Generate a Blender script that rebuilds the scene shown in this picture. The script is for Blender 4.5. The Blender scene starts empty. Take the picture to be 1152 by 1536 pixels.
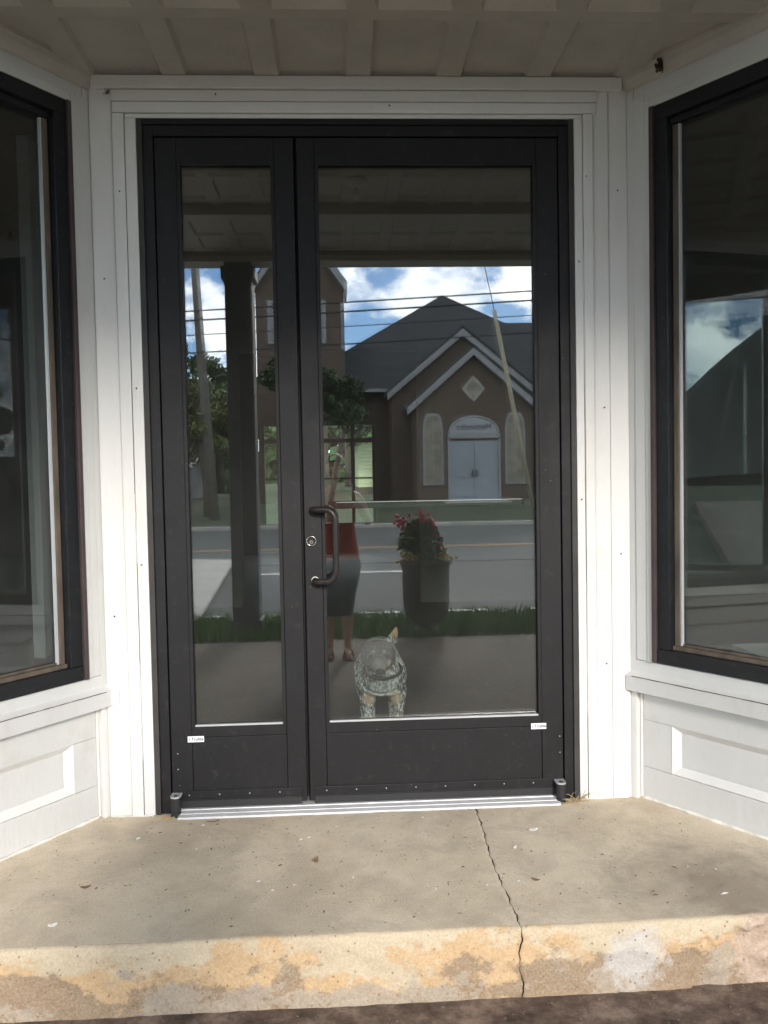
import bpy, bmesh, math, random
from mathutils import Vector, Matrix, noise as mnoise
rnd = random.Random(7)
S = bpy.context.scene
COL = S.collection
rad = math.radians

# ---------------------------------------------------------------- camera, sky, sun, exposure
cam_d = bpy.data.cameras.new('camera')
cam = bpy.data.objects.new('camera', cam_d); COL.objects.link(cam)
cam_d.sensor_fit = 'VERTICAL'; cam_d.sensor_height = 36; cam_d.sensor_width = 27
cam_d.lens = 36*1270/1536
cam_d.clip_start = 0.01; cam_d.clip_end = 2000
def cam_axes(p, y, r):
    cy, sy, cp, sp, cr, sr = math.cos(y), math.sin(y), math.cos(p), math.sin(p), math.cos(r), math.sin(r)
    f = Vector((sy*cp, cy*cp, sp)); ri = Vector((cy, -sy, 0)); up = ri.cross(f)
    return ri*cr+up*sr, up*cr-ri*sr, f
ri, up, fw = cam_axes(-0.0387, 0.0498, -0.01856)
cam.matrix_world = Matrix(((ri.x, up.x, -fw.x, 0.0), (ri.y, up.y, -fw.y, -3.038), (ri.z, up.z, -fw.z, 1.186), (0, 0, 0, 1)))
S.camera = cam

SUN_DIR = Vector((0.19, -1.0, 0.362)).normalized()      # towards the sun
sd = bpy.data.lights.new('sun', 'SUN'); sd.energy = 2.4; sd.angle = rad(9); sd.color = (1.0, 0.93, 0.84)
so = bpy.data.objects.new('sun', sd); COL.objects.link(so)
so.rotation_euler = (-SUN_DIR).to_track_quat('-Z', 'Y').to_euler()

W = bpy.data.worlds.new('World'); S.world = W; W.use_nodes = True
nt = W.node_tree; N = nt.nodes; LK = nt.links; N.clear()
out = N.new('ShaderNodeOutputWorld'); bg = N.new('ShaderNodeBackground'); bg.inputs[1].default_value = 0.15
sky = N.new('ShaderNodeTexSky'); sky.sky_type = 'NISHITA'; sky.sun_disc = False
sky.sun_elevation = math.asin(SUN_DIR.z); sky.sun_rotation = math.atan2(SUN_DIR.x, SUN_DIR.y)
sky.air_density = 0.9; sky.dust_density = 0.1; sky.ozone_density = 3.0
tc = N.new('ShaderNodeTexCoord'); mp = N.new('ShaderNodeMapping'); mp.inputs['Scale'].default_value = (1.0, 1.0, 1.5)
mp.inputs['Location'].default_value = (3.1, 0.7, 0.25)
no = N.new('ShaderNodeTexNoise'); no.inputs['Scale'].default_value = 10.0; no.inputs['Detail'].default_value = 10; no.inputs['Roughness'].default_value = 0.62
rp = N.new('ShaderNodeValToRGB'); rp.color_ramp.elements[0].position = 0.43; rp.color_ramp.elements[1].position = 0.56; rp.color_ramp.elements[0].color = (0.03, 0.03, 0.03, 1)
mx = N.new('ShaderNodeMix'); mx.data_type = 'RGBA'
CLOUD = (36.0, 35.4, 34.4)
n2 = N.new('ShaderNodeTexNoise'); n2.inputs['Scale'].default_value = 9; n2.inputs['Detail'].default_value = 5
r2 = N.new('ShaderNodeValToRGB'); r2.color_ramp.elements[0].position = 0.35; r2.color_ramp.elements[1].position = 0.65
r2.color_ramp.elements[0].color = (0.62, 0.66, 0.72, 1); r2.color_ramp.elements[1].color = (1, 1, 1, 1)
cm = N.new('ShaderNodeVectorMath'); cm.operation = 'MULTIPLY'; cm.inputs[1].default_value = CLOUD
LK.new(tc.outputs['Generated'], mp.inputs[0]); LK.new(mp.outputs[0], no.inputs['Vector']); LK.new(mp.outputs[0], n2.inputs['Vector'])
LK.new(no.outputs['Fac'], rp.inputs[0]); LK.new(rp.outputs[0], mx.inputs[0])
LK.new(n2.outputs['Fac'], r2.inputs[0]); LK.new(r2.outputs[0], cm.inputs[0])
tn = N.new('ShaderNodeVectorMath'); tn.operation = 'MULTIPLY'; tn.inputs[1].default_value = (0.95, 1.25, 1.55)
LK.new(sky.outputs[0], tn.inputs[0]); LK.new(tn.outputs[0], mx.inputs[6]); LK.new(cm.outputs[0], mx.inputs[7]); LK.new(mx.outputs[2], bg.inputs[0]); LK.new(bg.outputs[0], out.inputs[0])

S.view_settings.view_transform = 'Standard'; S.view_settings.look = 'None'; S.view_settings.gamma = 1
S.view_settings.exposure = 0.54; S.view_settings.use_curve_mapping = False
S.render.engine = 'CYCLES'
S.cycles.caustics_reflective = False; S.cycles.caustics_refractive = False
S.cycles.transparent_max_bounces = 32; S.cycles.max_bounces = 14; S.cycles.glossy_bounces = 8
S.cycles.sample_clamp_indirect = 6

# ---------------------------------------------------------------- materials
def newmat(name):
    m = bpy.data.materials.new(name); m.use_nodes = True; t = m.node_tree
    b = t.nodes['Principled BSDF']; return m, t, b
def nd(t, typ, **kw):
    n = t.nodes.new('ShaderNode'+typ)
    for k, v in kw.items():
        if k in n.inputs: n.inputs[k].default_value = v
        else: setattr(n, k, v)
    return n
def ramp(t, src, stops):
    r = nd(t, 'ValToRGB'); e = r.color_ramp.elements
    while len(e) < len(stops): e.new(0.5)
    for i, (p, c) in enumerate(stops):
        e[i].position = p; e[i].color = (c[0], c[1], c[2], 1) if not isinstance(c, (int, float)) else (c, c, c, 1)
    t.links.new(src, r.inputs[0]); return r.outputs[0]
def mixc(t, fac, a, b, mode='MIX'):
    m = nd(t, 'Mix', data_type='RGBA', blend_type=mode)
    for s, v in ((0, fac), (6, a), (7, b)):
        if isinstance(v, (int, float)): m.inputs[s].default_value = v
        elif isinstance(v, (tuple, list)): m.inputs[s].default_value = (v[0], v[1], v[2], 1)
        else: t.links.new(v, m.inputs[s])
    return m.outputs[2]
def noise(t, scale, detail=4, rough=0.55, vec=None, stretch=None, dist=0.0):
    n = nd(t, 'TexNoise', Scale=scale, Detail=detail, Roughness=rough, Distortion=dist)
    if vec is None:
        c = nd(t, 'TexCoord'); vec = c.outputs['Object']
    if stretch:
        mp = nd(t, 'Mapping', Scale=stretch); t.links.new(vec, mp.inputs[0]); vec = mp.outputs[0]
    t.links.new(vec, n.inputs['Vector']); return n.outputs['Fac']
def wpos(t):
    return nd(t, 'NewGeometry').outputs['Position']
def bump(t, b, h, strength=0.3, dist=0.002):
    n = nd(t, 'Bump', Strength=strength, Distance=dist); t.links.new(h, n.inputs['Height']); t.links.new(n.outputs[0], b.inputs['Normal']); return n
def mat(name, col, rough=0.6, metal=0.0, var=0.12, scale=6, bumps=0.0, bscale=60, bdist=0.002, world=True, stretch=None, spec=0.5):
    m, t, b = newmat(name)
    v = wpos(t) if world else None
    n = noise(t, scale, 5, 0.6, v, stretch)
    lo = tuple(c*(1-var) for c in col); hi = tuple(min(1, c*(1+var)) for c in col)
    t.links.new(ramp(t, n, [(0.3, lo), (0.7, hi)]), b.inputs['Base Color'])
    b.inputs['Roughness'].default_value = rough; b.inputs['Metallic'].default_value = metal
    b.inputs['Specular IOR Level'].default_value = spec
    if bumps:
        bump(t, b, noise(t, bscale, 4, 0.6, v, stretch), bumps, bdist)
    return m

def painted_wood(name, col, dirt=(0.42, 0.33, 0.24), amount=0.35):
    """old house paint on boards: brush ridges, faint grime and a few chips"""
    m, t, b = newmat(name); v = wpos(t)
    g = noise(t, 3.0, 6, 0.6, v, (1, 1, 0.35)); base = ramp(t, g, [(0.3, tuple(c*0.93 for c in col)), (0.65, col)])
    st = noise(t, 6.0, 8, 0.7, v, (1, 1, 0.7)); stf = ramp(t, st, [(0.55, 0.0), (0.72, amount*1.4)])
    c1 = mixc(t, stf, base, tuple(c*d for c, d in zip(col, (0.86, 0.82, 0.76))))
    ch = noise(t, 55, 3, 0.5, v, (1, 1, 0.4)); chf = ramp(t, ch, [(0.79, 0.0), (0.80, 1.0)])
    c2 = mixc(t, chf, c1, dirt)
    t.links.new(c2, b.inputs['Base Color']); b.inputs['Roughness'].default_value = 0.42
    br = noise(t, 60, 2, 0.4, v, (1, 1, 0.25)); lumps = noise(t, 22, 5, 0.7, v)
    add = nd(t, 'Math', operation='ADD'); t.links.new(br, add.inputs[0]); t.links.new(lumps, add.inputs[1])
    bump(t, b, add.outputs[0], 0.45, 0.003)
    return m

M = {}
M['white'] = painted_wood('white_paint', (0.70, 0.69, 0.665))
M['grey'] = painted_wood('shaded_white_paint', (0.58, 0.58, 0.565), amount=0.45)  # darker copy of the white paint, shade put into the colour
M['ceiling'] = mat('ceiling_paint', (0.47, 0.44, 0.395), 0.5, var=0.10, scale=7, bumps=0.5, bscale=60)
M['caulk'] = mat('caulk', (0.72, 0.69, 0.63), 0.7, var=0.2, scale=20, bumps=0.5, bscale=40)
M['gap'] = mat('dark_gap', (0.02, 0.017, 0.014), 0.9)
def bronze(name, c, r=0.42):
    m, t, b = newmat(name); v = wpos(t)
    n = noise(t, 8, 6, 0.65, v); t.links.new(ramp(t, n, [(0.35, tuple(x*0.85 for x in c)), (0.7, tuple(x*1.2 for x in c))]), b.inputs['Base Color'])
    du = noise(t, 26, 7, 0.75, v); base = b.inputs['Base Color'].links[0].from_socket
    c_ = mixc(t, ramp(t, du, [(0.56, 0.0), (0.74, 0.35)]), base, (0.075, 0.07, 0.064))
    sv = nd(t, 'TexVoronoi', Scale=30); t.links.new(v, sv.inputs['Vector'])
    k_ = nd(t, 'Math', operation='MULTIPLY'); t.links.new(ramp(t, sv.outputs['Distance'], [(0.035, 0.8), (0.06, 0.0)]), k_.inputs[0]); t.links.new(ramp(t, noise(t, 9, 2, 0.5, v), [(0.54, 0.0), (0.60, 1.0)]), k_.inputs[1])
    c_ = mixc(t, k_.outputs[0], c_, (0.25, 0.24, 0.22)); t.links.new(c_, b.inputs['Base Color'])
    sm = noise(t, 5, 6, 0.7, v, (1, 1, 0.5)); t.links.new(ramp(t, sm, [(0.3, r-0.08), (0.7, r+0.14)]), b.inputs['Roughness'])
    b.inputs['Specular IOR Level'].default_value = 0.30
    bump(t, b, noise(t, 300, 2, 0.5, v), 0.05, 0.001); return m
M['bronze'] = bronze('dark_bronze_aluminium', (0.0095, 0.0092, 0.0102), 0.5)
M['bronze2'] = bronze('faded_bronze_filler', (0.045, 0.042, 0.040), 0.55)
M['blackpaint'] = bronze('black_frame_paint', (0.012, 0.013, 0.015), 0.35)
M['rust'] = bronze('brown_flange', (0.060, 0.045, 0.045), 0.5)
M['stop'] = mat('bare_wood_stop', (0.10, 0.078, 0.058), 0.7, var=0.4, scale=25, bumps=0.4, bscale=80, stretch=(1, 1, 0.2))
M['steel'] = mat('aluminium', (0.62, 0.62, 0.62), 0.38, 1.0, var=0.1, scale=30)
M['chrome'] = mat('lock_metal', (0.65, 0.62, 0.55), 0.2, 1.0, var=0.1, scale=30)
M['rubber'] = mat('black_rubber', (0.015, 0.015, 0.016), 0.6)
M['spacer'] = mat('spacer_metal', (0.42, 0.43, 0.44), 0.4, 0.0, var=0.1)
M['sticker'] = mat('sticker_white', (0.80, 0.82, 0.84), 0.35, var=0.04)
M['ink'] = mat('sticker_ink', (0.04, 0.05, 0.08), 0.5, var=0.05)

def glass(name, tint, r0, dirt=0.02):
    m = bpy.data.materials.new(name); m.use_nodes = True; t = m.node_tree; t.nodes.clear()
    o = nd(t, 'OutputMaterial'); g = nd(t, 'NewGeometry')
    d = nd(t, 'VectorMath', operation='DOT_PRODUCT'); t.links.new(g.outputs['Normal'], d.inputs[0]); t.links.new(g.outputs['Incoming'], d.inputs[1])
    a = nd(t, 'Math', operation='ABSOLUTE'); t.links.new(d.outputs['Value'], a.inputs[0])
    s = nd(t, 'Math', operation='SUBTRACT'); s.inputs[0].default_value = 1; t.links.new(a.outputs[0], s.inputs[1])
    p = nd(t, 'Math', operation='POWER'); p.inputs[1].default_value = 5; t.links.new(s.outputs[0], p.inputs[0])
    mu = nd(t, 'Math', operation='MULTIPLY_ADD'); mu.inputs[1].default_value = (1-r0)*0.6; mu.inputs[2].default_value = r0; t.links.new(p.outputs[0], mu.inputs[0])
    tr = nd(t, 'BsdfTransparent'); tr.inputs[0].default_value = (*tint, 1)
    gl = nd(t, 'BsdfGlossy', Roughness=0.0); gl.inputs[0].default_value = (1, 1, 1, 1)
    mix = nd(t, 'MixShader'); t.links.new(mu.outputs[0], mix.inputs[0]); t.links.new(tr.outputs[0], mix.inputs[1]); t.links.new(gl.outputs[0], mix.inputs[2])
    df = nd(t, 'BsdfDiffuse'); df.inputs[0].default_value = (0.55, 0.53, 0.5, 1)
    v = wpos(t)
    n1 = noise(t, 4, 7, 0.7, v); n2_ = noise(t, 210, 2, 0.5, v)
    f1 = ramp(t, n1, [(0.3, dirt*0.35), (0.75, dirt*1.6)]); f2 = ramp(t, n2_, [(0.755, 0.0), (0.80, 0.35)])
    ad = nd(t, 'Math', operation='ADD'); t.links.new(f1, ad.inputs[0]); t.links.new(f2, ad.inputs[1])
    m2 = nd(t, 'MixShader'); t.links.new(ad.outputs[0], m2.inputs[0]); t.links.new(mix.outputs[0], m2.inputs[1]); t.links.new(df.outputs[0], m2.inputs[2])
    t.links.new(m2.outputs[0], o.inputs[0]); return m
M['glass'] = glass('door_glass', (0.92, 0.94, 0.93), 0.102, 0.008)
M['glass_in'] = glass('door_glass_inner', (0.93, 0.95, 0.94), 0.03, 0.004)
M['glass_t'] = glass('window_glass', (0.91, 0.955, 0.95), 0.06, 0.012)

def concrete_top():
    m, t, b = newmat('old_concrete'); v = wpos(t)
    big = noise(t, 2.2, 7, 0.66, v); c = ramp(t, big, [(0.38, (0.51, 0.41, 0.29)), (0.5, (0.67, 0.56, 0.41)), (0.62, (0.74, 0.635, 0.485))])
    mid = noise(t, 7, 8, 0.7, v, None, 0.6); c = mixc(t, ramp(t, mid, [(0.46, 0.0), (0.62, 0.55)]), c, (0.40, 0.335, 0.255))
    fine = noise(t, 160, 3, 0.6, v); c = mixc(t, 0.35, c, ramp(t, fine, [(0.3, (0.40, 0.34, 0.26)), (0.7, (0.78, 0.70, 0.57))]))
    sp = nd(t, 'TexVoronoi', Scale=46); t.links.new(v, sp.inputs['Vector'])
    pit = noise(t, 14, 3, 0.5, v)
    f = ramp(t, sp.outputs['Distance'], [(0.10, 1.0), (0.16, 0.0)]); pf = ramp(t, pit, [(0.52, 0.0), (0.60, 0.85)])
    mm = nd(t, 'Math', operation='MULTIPLY'); t.links.new(f, mm.inputs[0]); t.links.new(pf, mm.inputs[1])
    c = mixc(t, mm.outputs[0], c, (0.10, 0.08, 0.06))
    sp2 = nd(t, 'TexVoronoi', Scale=19); t.links.new(v, sp2.inputs['Vector'])
    f2 = ramp(t, sp2.outputs['Distance'], [(0.05, 0.9), (0.09, 0.0)]); pf2 = ramp(t, noise(t, 5, 2, 0.5, v), [(0.5, 0.0), (0.62, 0.8)])
    m3 = nd(t, 'Math', operation='MULTIPLY'); t.links.new(f2, m3.inputs[0]); t.links.new(pf2, m3.inputs[1])
    c = mixc(t, m3.outputs[0], c, (0.60, 0.58, 0.53))
    # worn dark traffic stain along the nosing at the right, and a soft darker patch left of centre
    sx = nd(t, 'SeparateXYZ'); t.links.new(v, sx.inputs[0])
    d1 = nd(t, 'VectorMath', operation='DISTANCE'); t.links.new(v, d1.inputs[0]); d1.inputs[1].default_value = (1.08, -0.70, 0)
    dn = nd(t, 'Math', operation='MULTIPLY_ADD'); t.links.new(noise(t, 6, 6, 0.7, v), dn.inputs[0]); dn.inputs[1].default_value = 0.5; t.links.new(d1.outputs['Value'], dn.inputs[2])
    c = mixc(t, ramp(t, dn.outputs[0], [(0.34, 0.62), (0.62, 0.0)]), c, (0.17, 0.13, 0.10))
    d2 = nd(t, 'VectorMath', operation='DISTANCE'); t.links.new(v, d2.inputs[0]); d2.inputs[1].default_value = (-0.30, -0.84, 0)
    dn2 = nd(t, 'Math', operation='MULTIPLY_ADD'); t.links.new(noise(t, 5, 6, 0.7, v), dn2.inputs[0]); dn2.inputs[1].default_value = 0.45; t.links.new(d2.outputs['Value'], dn2.inputs[2])
    c = mixc(t, ramp(t, dn2.outputs[0], [(0.30, 0.38), (0.66, 0.0)]), c, (0.24, 0.205, 0.16))
    t.links.new(c, b.inputs['Base Color']); b.inputs['Roughness'].default_value = 0.85
    h = nd(t, 'Math', operation='SUBTRACT'); t.links.new(noise(t, 70, 6, 0.75, v), h.inputs[0]); t.links.new(mm.outputs[0], h.inputs[1])
    bump(t, b, h.outputs[0], 0.35, 0.003); return m
M['conc'] = concrete_top()

def riser_mat():
    m, t, b = newmat('stained_cream_riser'); v = wpos(t)
    n1 = noise(t, 2.6, 6, 0.6, v, (1, 1, 1.6)); c = ramp(t, n1, [(0.30, (0.40, 0.32, 0.21)), (0.55, (0.49, 0.40, 0.27)), (0.75, (0.55, 0.465, 0.335))])
    sx = nd(t, 'SeparateXYZ'); t.links.new(v, sx.inputs[0])
    def blend(colr, scale, seedloc, z0, z1, lo, hi, amt, detail=8):
        nonlocal c
        mp_ = nd(t, 'Mapping', Location=seedloc, Scale=(1, 1, 1.5)); t.links.new(v, mp_.inputs[0])
        n = noise(t, scale, detail, 0.70, mp_.outputs[0], None, 0.0)
        mr = nd(t, 'MapRange'); t.links.new(sx.outputs['Z'], mr.inputs[0]); mr.inputs[1].default_value = z0; mr.inputs[2].default_value = z1
        mu = nd(t, 'Math', operation='MULTIPLY_ADD'); t.links.new(mr.outputs[0], mu.inputs[0]); mu.inputs[1].default_value = 0.20; t.links.new(n, mu.inputs[2])
        c = mixc(t, ramp(t, mu.outputs[0], [(lo, 0.0), (hi, amt)]), c, colr)
    blend((0.46, 0.285, 0.125), 3.2, (1.3, 0, 0.2), 0.0, -0.12, 0.575, 0.625, 0.85)     # ochre stains
    blend((0.18, 0.115, 0.065), 3.6, (4.7, 0, 0.9), -0.02, -0.15, 0.60, 0.645, 0.85)     # brown mould
    blend((0.30, 0.245, 0.185), 6.0, (8.1, 2, 0.4), 0.0, -0.15, 0.68, 0.71, 0.85)        # bare grey
    # flaked white paint patch
    d1 = nd(t, 'VectorMath', operation='DISTANCE'); t.links.new(v, d1.inputs[0]); d1.inputs[1].default_value = (0.75, -0.88, -0.095)
    dn = nd(t, 'Math', operation='MULTIPLY_ADD'); t.links.new(noise(t, 18, 6, 0.7, v), dn.inputs[0]); dn.inputs[1].default_value = 0.22; t.links.new(d1.outputs['Value'], dn.inputs[2])
    c = mixc(t, ramp(t, dn.outputs[0], [(0.160, 0.7), (0.200, 0.0)]), c, (0.46, 0.45, 0.44))
    d3 = nd(t, 'VectorMath', operation='DISTANCE'); t.links.new(v, d3.inputs[0]); d3.inputs[1].default_value = (1.13, -0.88, -0.085)
    dn3 = nd(t, 'Math', operation='MULTIPLY_ADD'); t.links.new(noise(t, 22, 7, 0.7, v), dn3.inputs[0]); dn3.inputs[1].default_value = 0.20; t.links.new(d3.outputs['Value'], dn3.inputs[2])
    c = mixc(t, ramp(t, dn3.outputs[0], [(0.20, 0.9), (0.222, 0.0)]), c, mixc(t, noise(t, 60, 5, 0.7, v), (0.12, 0.08, 0.06), (0.62, 0.45, 0.34)))
    # dirt line where it meets the pavement
    mz = nd(t, 'Math', operation='MULTIPLY_ADD'); t.links.new(noise(t, 25, 5, 0.7, v), mz.inputs[0]); mz.inputs[1].default_value = 0.05; t.links.new(sx.outputs['Z'], mz.inputs[2])
    c = mixc(t, ramp(t, mz.outputs[0], [(-0.0001, 0.0), (0.0, 0.0)]), c, (0.2, 0.15, 0.1))
    fine = noise(t, 150, 4, 0.7, v); c = mixc(t, 0.20, c, ramp(t, fine, [(0.35, (0.20, 0.15, 0.10)), (0.65, (0.70, 0.63, 0.50))]))
    pv = nd(t, 'TexVoronoi', Scale=38); t.links.new(v, pv.inputs['Vector']); c = mixc(t, ramp(t, pv.outputs['Distance'], [(0.08, 0.75), (0.14, 0.0)]), c, (0.16, 0.11, 0.07))
    t.links.new(c, b.inputs['Base Color']); b.inputs['Roughness'].default_value = 0.8
    bump(t, b, noise(t, 45, 8, 0.75, v), 0.5, 0.004); return m
M['riser'] = riser_mat()

def pavement_mat():
    m, t, b = newmat('pavement_aggregate'); v = wpos(t)
    c = ramp(t, noise(t, 1.3, 7, 0.65, v), [(0.3, (0.115, 0.09, 0.07)), (0.7, (0.215, 0.178, 0.14))])
    vo = nd(t, 'TexVoronoi', Scale=90); t.links.new(v, vo.inputs['Vector'])
    c = mixc(t, 0.55, c, mixc(t, 1.0, c, vo.outputs['Color'], 'SOFT_LIGHT'))
    sp = nd(t, 'TexVoronoi', Scale=34); t.links.new(v, sp.inputs['Vector'])
    c = mixc(t, ramp(t, sp.outputs['Distance'], [(0.10, 0.8), (0.17, 0.0)]), c, (0.5, 0.46, 0.40))
    sx = nd(t, 'SeparateXYZ'); t.links.new(v, sx.inputs[0])                     # soil washed against the step
    mz = nd(t, 'Math', operation='MULTIPLY_ADD'); t.links.new(noise(t, 5, 7, 0.7, v), mz.inputs[0]); mz.inputs[1].default_value = 0.35; t.links.new(sx.outputs['Y'], mz.inputs[2])
    c = mixc(t, ramp(t, mz.outputs[0], [(0.0, 0.0), (0.001, 0.0)]), c, (0.10, 0.06, 0.045))
    mr = nd(t, 'MapRange'); t.links.new(mz.outputs[0], mr.inputs[0]); mr.inputs[1].default_value = -1.25; mr.inputs[2].default_value = -0.95
    soil = ramp(t, noise(t, 9, 9, 0.75, v), [(0.36, (0.045, 0.028, 0.02)), (0.50, (0.13, 0.088, 0.066)), (0.62, (0.25, 0.185, 0.145))])
    st_ = nd(t, 'TexVoronoi', Scale=55); t.links.new(v, st_.inputs['Vector']); sm_ = nd(t, 'Math', operation='MULTIPLY'); t.links.new(ramp(t, st_.outputs['Distance'], [(0.10, 0.9), (0.16, 0.0)]), sm_.inputs[0]); t.links.new(ramp(t, noise(t, 17, 2, 0.5, v), [(0.52, 0.0), (0.58, 1.0)]), sm_.inputs[1]); soil = mixc(t, sm_.outputs[0], soil, (0.34, 0.29, 0.25))
    c = mixc(t, mr.outputs[0], c, soil)
    t.links.new(c, b.inputs['Base Color']); b.inputs['Roughness'].default_value = 0.8
    bump(t, b, noise(t, 40, 7, 0.8, v), 0.9, 0.008); return m
M['pave'] = pavement_mat()
M['asphalt'] = mat('asphalt', (0.045, 0.050, 0.050), 0.8, var=0.22, scale=0.7, bumps=0.4, bscale=60)
M['asphalt2'] = mat('pale_asphalt', (0.066, 0.073, 0.072), 0.8, var=0.15, scale=0.6, bumps=0.4, bscale=60)
M['kerb'] = mat('kerb_concrete', (0.38, 0.37, 0.34), 0.8, var=0.2, scale=3, bumps=0.3)
M['walkc'] = mat('pale_walk', (0.40, 0.39, 0.36), 0.8, var=0.15, scale=2, bumps=0.3)
M['linew'] = mat('road_paint_white', (0.75, 0.75, 0.72), 0.6, var=0.25, scale=6)
M['liney'] = mat('road_paint_yellow', (0.36, 0.23, 0.09), 0.6, var=0.25, scale=6)
M['lawn'] = mat('lawn', (0.040, 0.055, 0.024), 0.95, var=0.4, scale=1.5, bumps=0.6, bscale=20, bdist=0.03)
M['blade'] = mat('grass_blade', (0.11, 0.20, 0.05), 0.7, var=0.4, scale=3)
M['leafd'] = mat('dark_leaves', (0.030, 0.058, 0.018), 0.6, var=0.5, scale=0.8)
M['leafm'] = mat('mid_leaves', (0.055, 0.10, 0.025), 0.6, var=0.5, scale=0.9)
M['leafy'] = mat('yellowing_leaves', (0.11, 0.13, 0.03), 0.6, var=0.4, scale=1.2)
M['leafp'] = mat('planter_leaves', (0.06, 0.13, 0.035), 0.5, var=0.4, scale=15)
M['bark'] = mat('bark', (0.085, 0.065, 0.05), 0.9, var=0.35, scale=3, bumps=0.8, bscale=15, bdist=0.02, stretch=(1, 1, 0.2))
M['roof'] = mat('asphalt_shingle', (0.030, 0.034, 0.038), 0.9, var=0.25, scale=2, bumps=0.4, bscale=8, bdist=0.02)
def brick_mat():
    m, t, b = newmat('church_brick'); tcx = nd(t, 'TexCoord')
    br = nd(t, 'TexBrick', Scale=1.0); br.inputs['Brick Width'].default_value = 0.22; br.inputs['Row Height'].default_value = 0.075
    br.inputs['Mortar Size'].default_value = 0.008
    br.inputs['Color1'].default_value = (0.098, 0.064, 0.046, 1); br.inputs['Color2'].default_value = (0.070, 0.047, 0.035, 1); br.inputs['Mortar'].default_value = (0.13, 0.115, 0.10, 1)
    sx = nd(t, 'SeparateXYZ'); t.links.new(wpos(t), sx.inputs[0]); cb = nd(t, 'CombineXYZ')
    a = nd(t, 'Math', operation='ADD'); t.links.new(sx.outputs['X'], a.inputs[0]); t.links.new(sx.outputs['Y'], a.inputs[1])
    t.links.new(a.outputs[0], cb.inputs[0]); t.links.new(sx.outputs['Z'], cb.inputs[1]); t.links.new(cb.outputs[0], br.inputs['Vector'])
    t.links.new(br.outputs['Color'], b.inputs['Base Color']); b.inputs['Roughness'].default_value = 0.9
    bump(t, b, br.outputs['Fac'], -0.3, 0.006); return m
M['brick'] = brick_mat()
M['trim'] = mat('white_trim', (0.27, 0.28, 0.29), 0.6, var=0.06, scale=1)
M['doorp'] = mat('pale_blue_door', (0.26, 0.30, 0.34), 0.5, var=0.05, scale=1)
M['signb'] = mat('sign_face', (0.33, 0.35, 0.38), 0.5, var=0.03, scale=1)
M['stained'] = mat('stained_glass_panel', (0.22, 0.20, 0.15), 0.25, var=0.5, scale=3)
M['pole'] = mat('weathered_pole', (0.13, 0.12, 0.105), 0.9, var=0.3, scale=2, stretch=(1, 1, 0.1))
M['wire'] = mat('cable', (0.012, 0.012, 0.013), 0.6)
M['guard'] = mat('guy_guard', (0.30, 0.28, 0.19), 0.5, var=0.1)
M['siding'] = mat('pale_green_siding', (0.50, 0.54, 0.34), 0.6, var=0.05, scale=2)
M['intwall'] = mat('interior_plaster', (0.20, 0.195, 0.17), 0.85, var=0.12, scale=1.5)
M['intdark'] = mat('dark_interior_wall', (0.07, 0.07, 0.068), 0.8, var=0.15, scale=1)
M['intfloor'] = mat('interior_boards', (0.035, 0.027, 0.020), 0.5, var=0.3, scale=5, stretch=(1, 8, 1))
M['platform'] = mat('display_platform', (0.20, 0.20, 0.19), 0.6, var=0.1)
M['curtain'] = mat('pale_curtain', (0.20, 0.22, 0.20), 0.9, var=0.15, scale=3)
M['postp'] = mat('porch_post_paint', (0.09, 0.09, 0.085), 0.6, var=0.15, scale=4)
M['urn'] = mat('planter_urn', (0.055, 0.05, 0.045), 0.7, var=0.3, scale=14, bumps=0.6, bscale=50)
M['red'] = mat('red_petals', (0.55, 0.02, 0.05), 0.5, var=0.2, scale=60)
M['yellow'] = mat('yellow_petals', (0.65, 0.52, 0.16), 0.5, var=0.25, scale=60)
M['bulb'] = mat('bulb_glass', (0.75, 0.75, 0.72), 0.1)
M['ceramic'] = mat('porcelain', (0.6, 0.58, 0.53), 0.3)
M['skin'] = mat('skin', (0.46, 0.26, 0.18), 0.5, var=0.08, scale=10)
M['top'] = mat('rust_tank_top', (0.40, 0.075, 0.045), 0.9, var=0.12, scale=12, bumps=0.5, bscale=60)
M['skirt'] = mat('black_cloth', (0.018, 0.019, 0.022), 0.9, var=0.2, scale=12, bumps=0.4, bscale=40)
M['hair'] = mat('dark_hair', (0.035, 0.025, 0.018), 0.55, var=0.4, scale=30, stretch=(1, 1, 0.2), bumps=0.6, bscale=120)
M['sandal'] = mat('brown_leather', (0.16, 0.05, 0.03), 0.5, var=0.2, scale=20)
M['phone'] = mat('phone_case', (0.03, 0.03, 0.035), 0.3)
M['lens'] = mat('lens_black', (0.005, 0.005, 0.006), 0.05)
M['eye'] = mat('eye', (0.02, 0.012, 0.008), 0.1)
M['eyew'] = mat('eye_white', (0.7, 0.68, 0.64), 0.3)
M['lip'] = mat('lips', (0.36, 0.13, 0.11), 0.5)
M['leather'] = mat('dog_collar_nylon', (0.02, 0.02, 0.024), 0.6)
M['nest'] = mat('mud_nest', (0.045, 0.035, 0.022), 0.95, var=0.4, scale=60, bumps=0.8, bscale=150)
M['straw'] = mat('straw', (0.42, 0.32, 0.18), 0.8, var=0.25, scale=30)
M['drybrown'] = mat('dry_leaf', (0.17, 0.10, 0.055), 0.8, var=0.3, scale=60)
M['tanleaf'] = mat('tan_leaf', (0.50, 0.34, 0.14), 0.8, var=0.3, scale=60)
M['chip'] = mat('paint_chip', (0.72, 0.71, 0.67), 0.7, var=0.1, scale=60)

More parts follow.
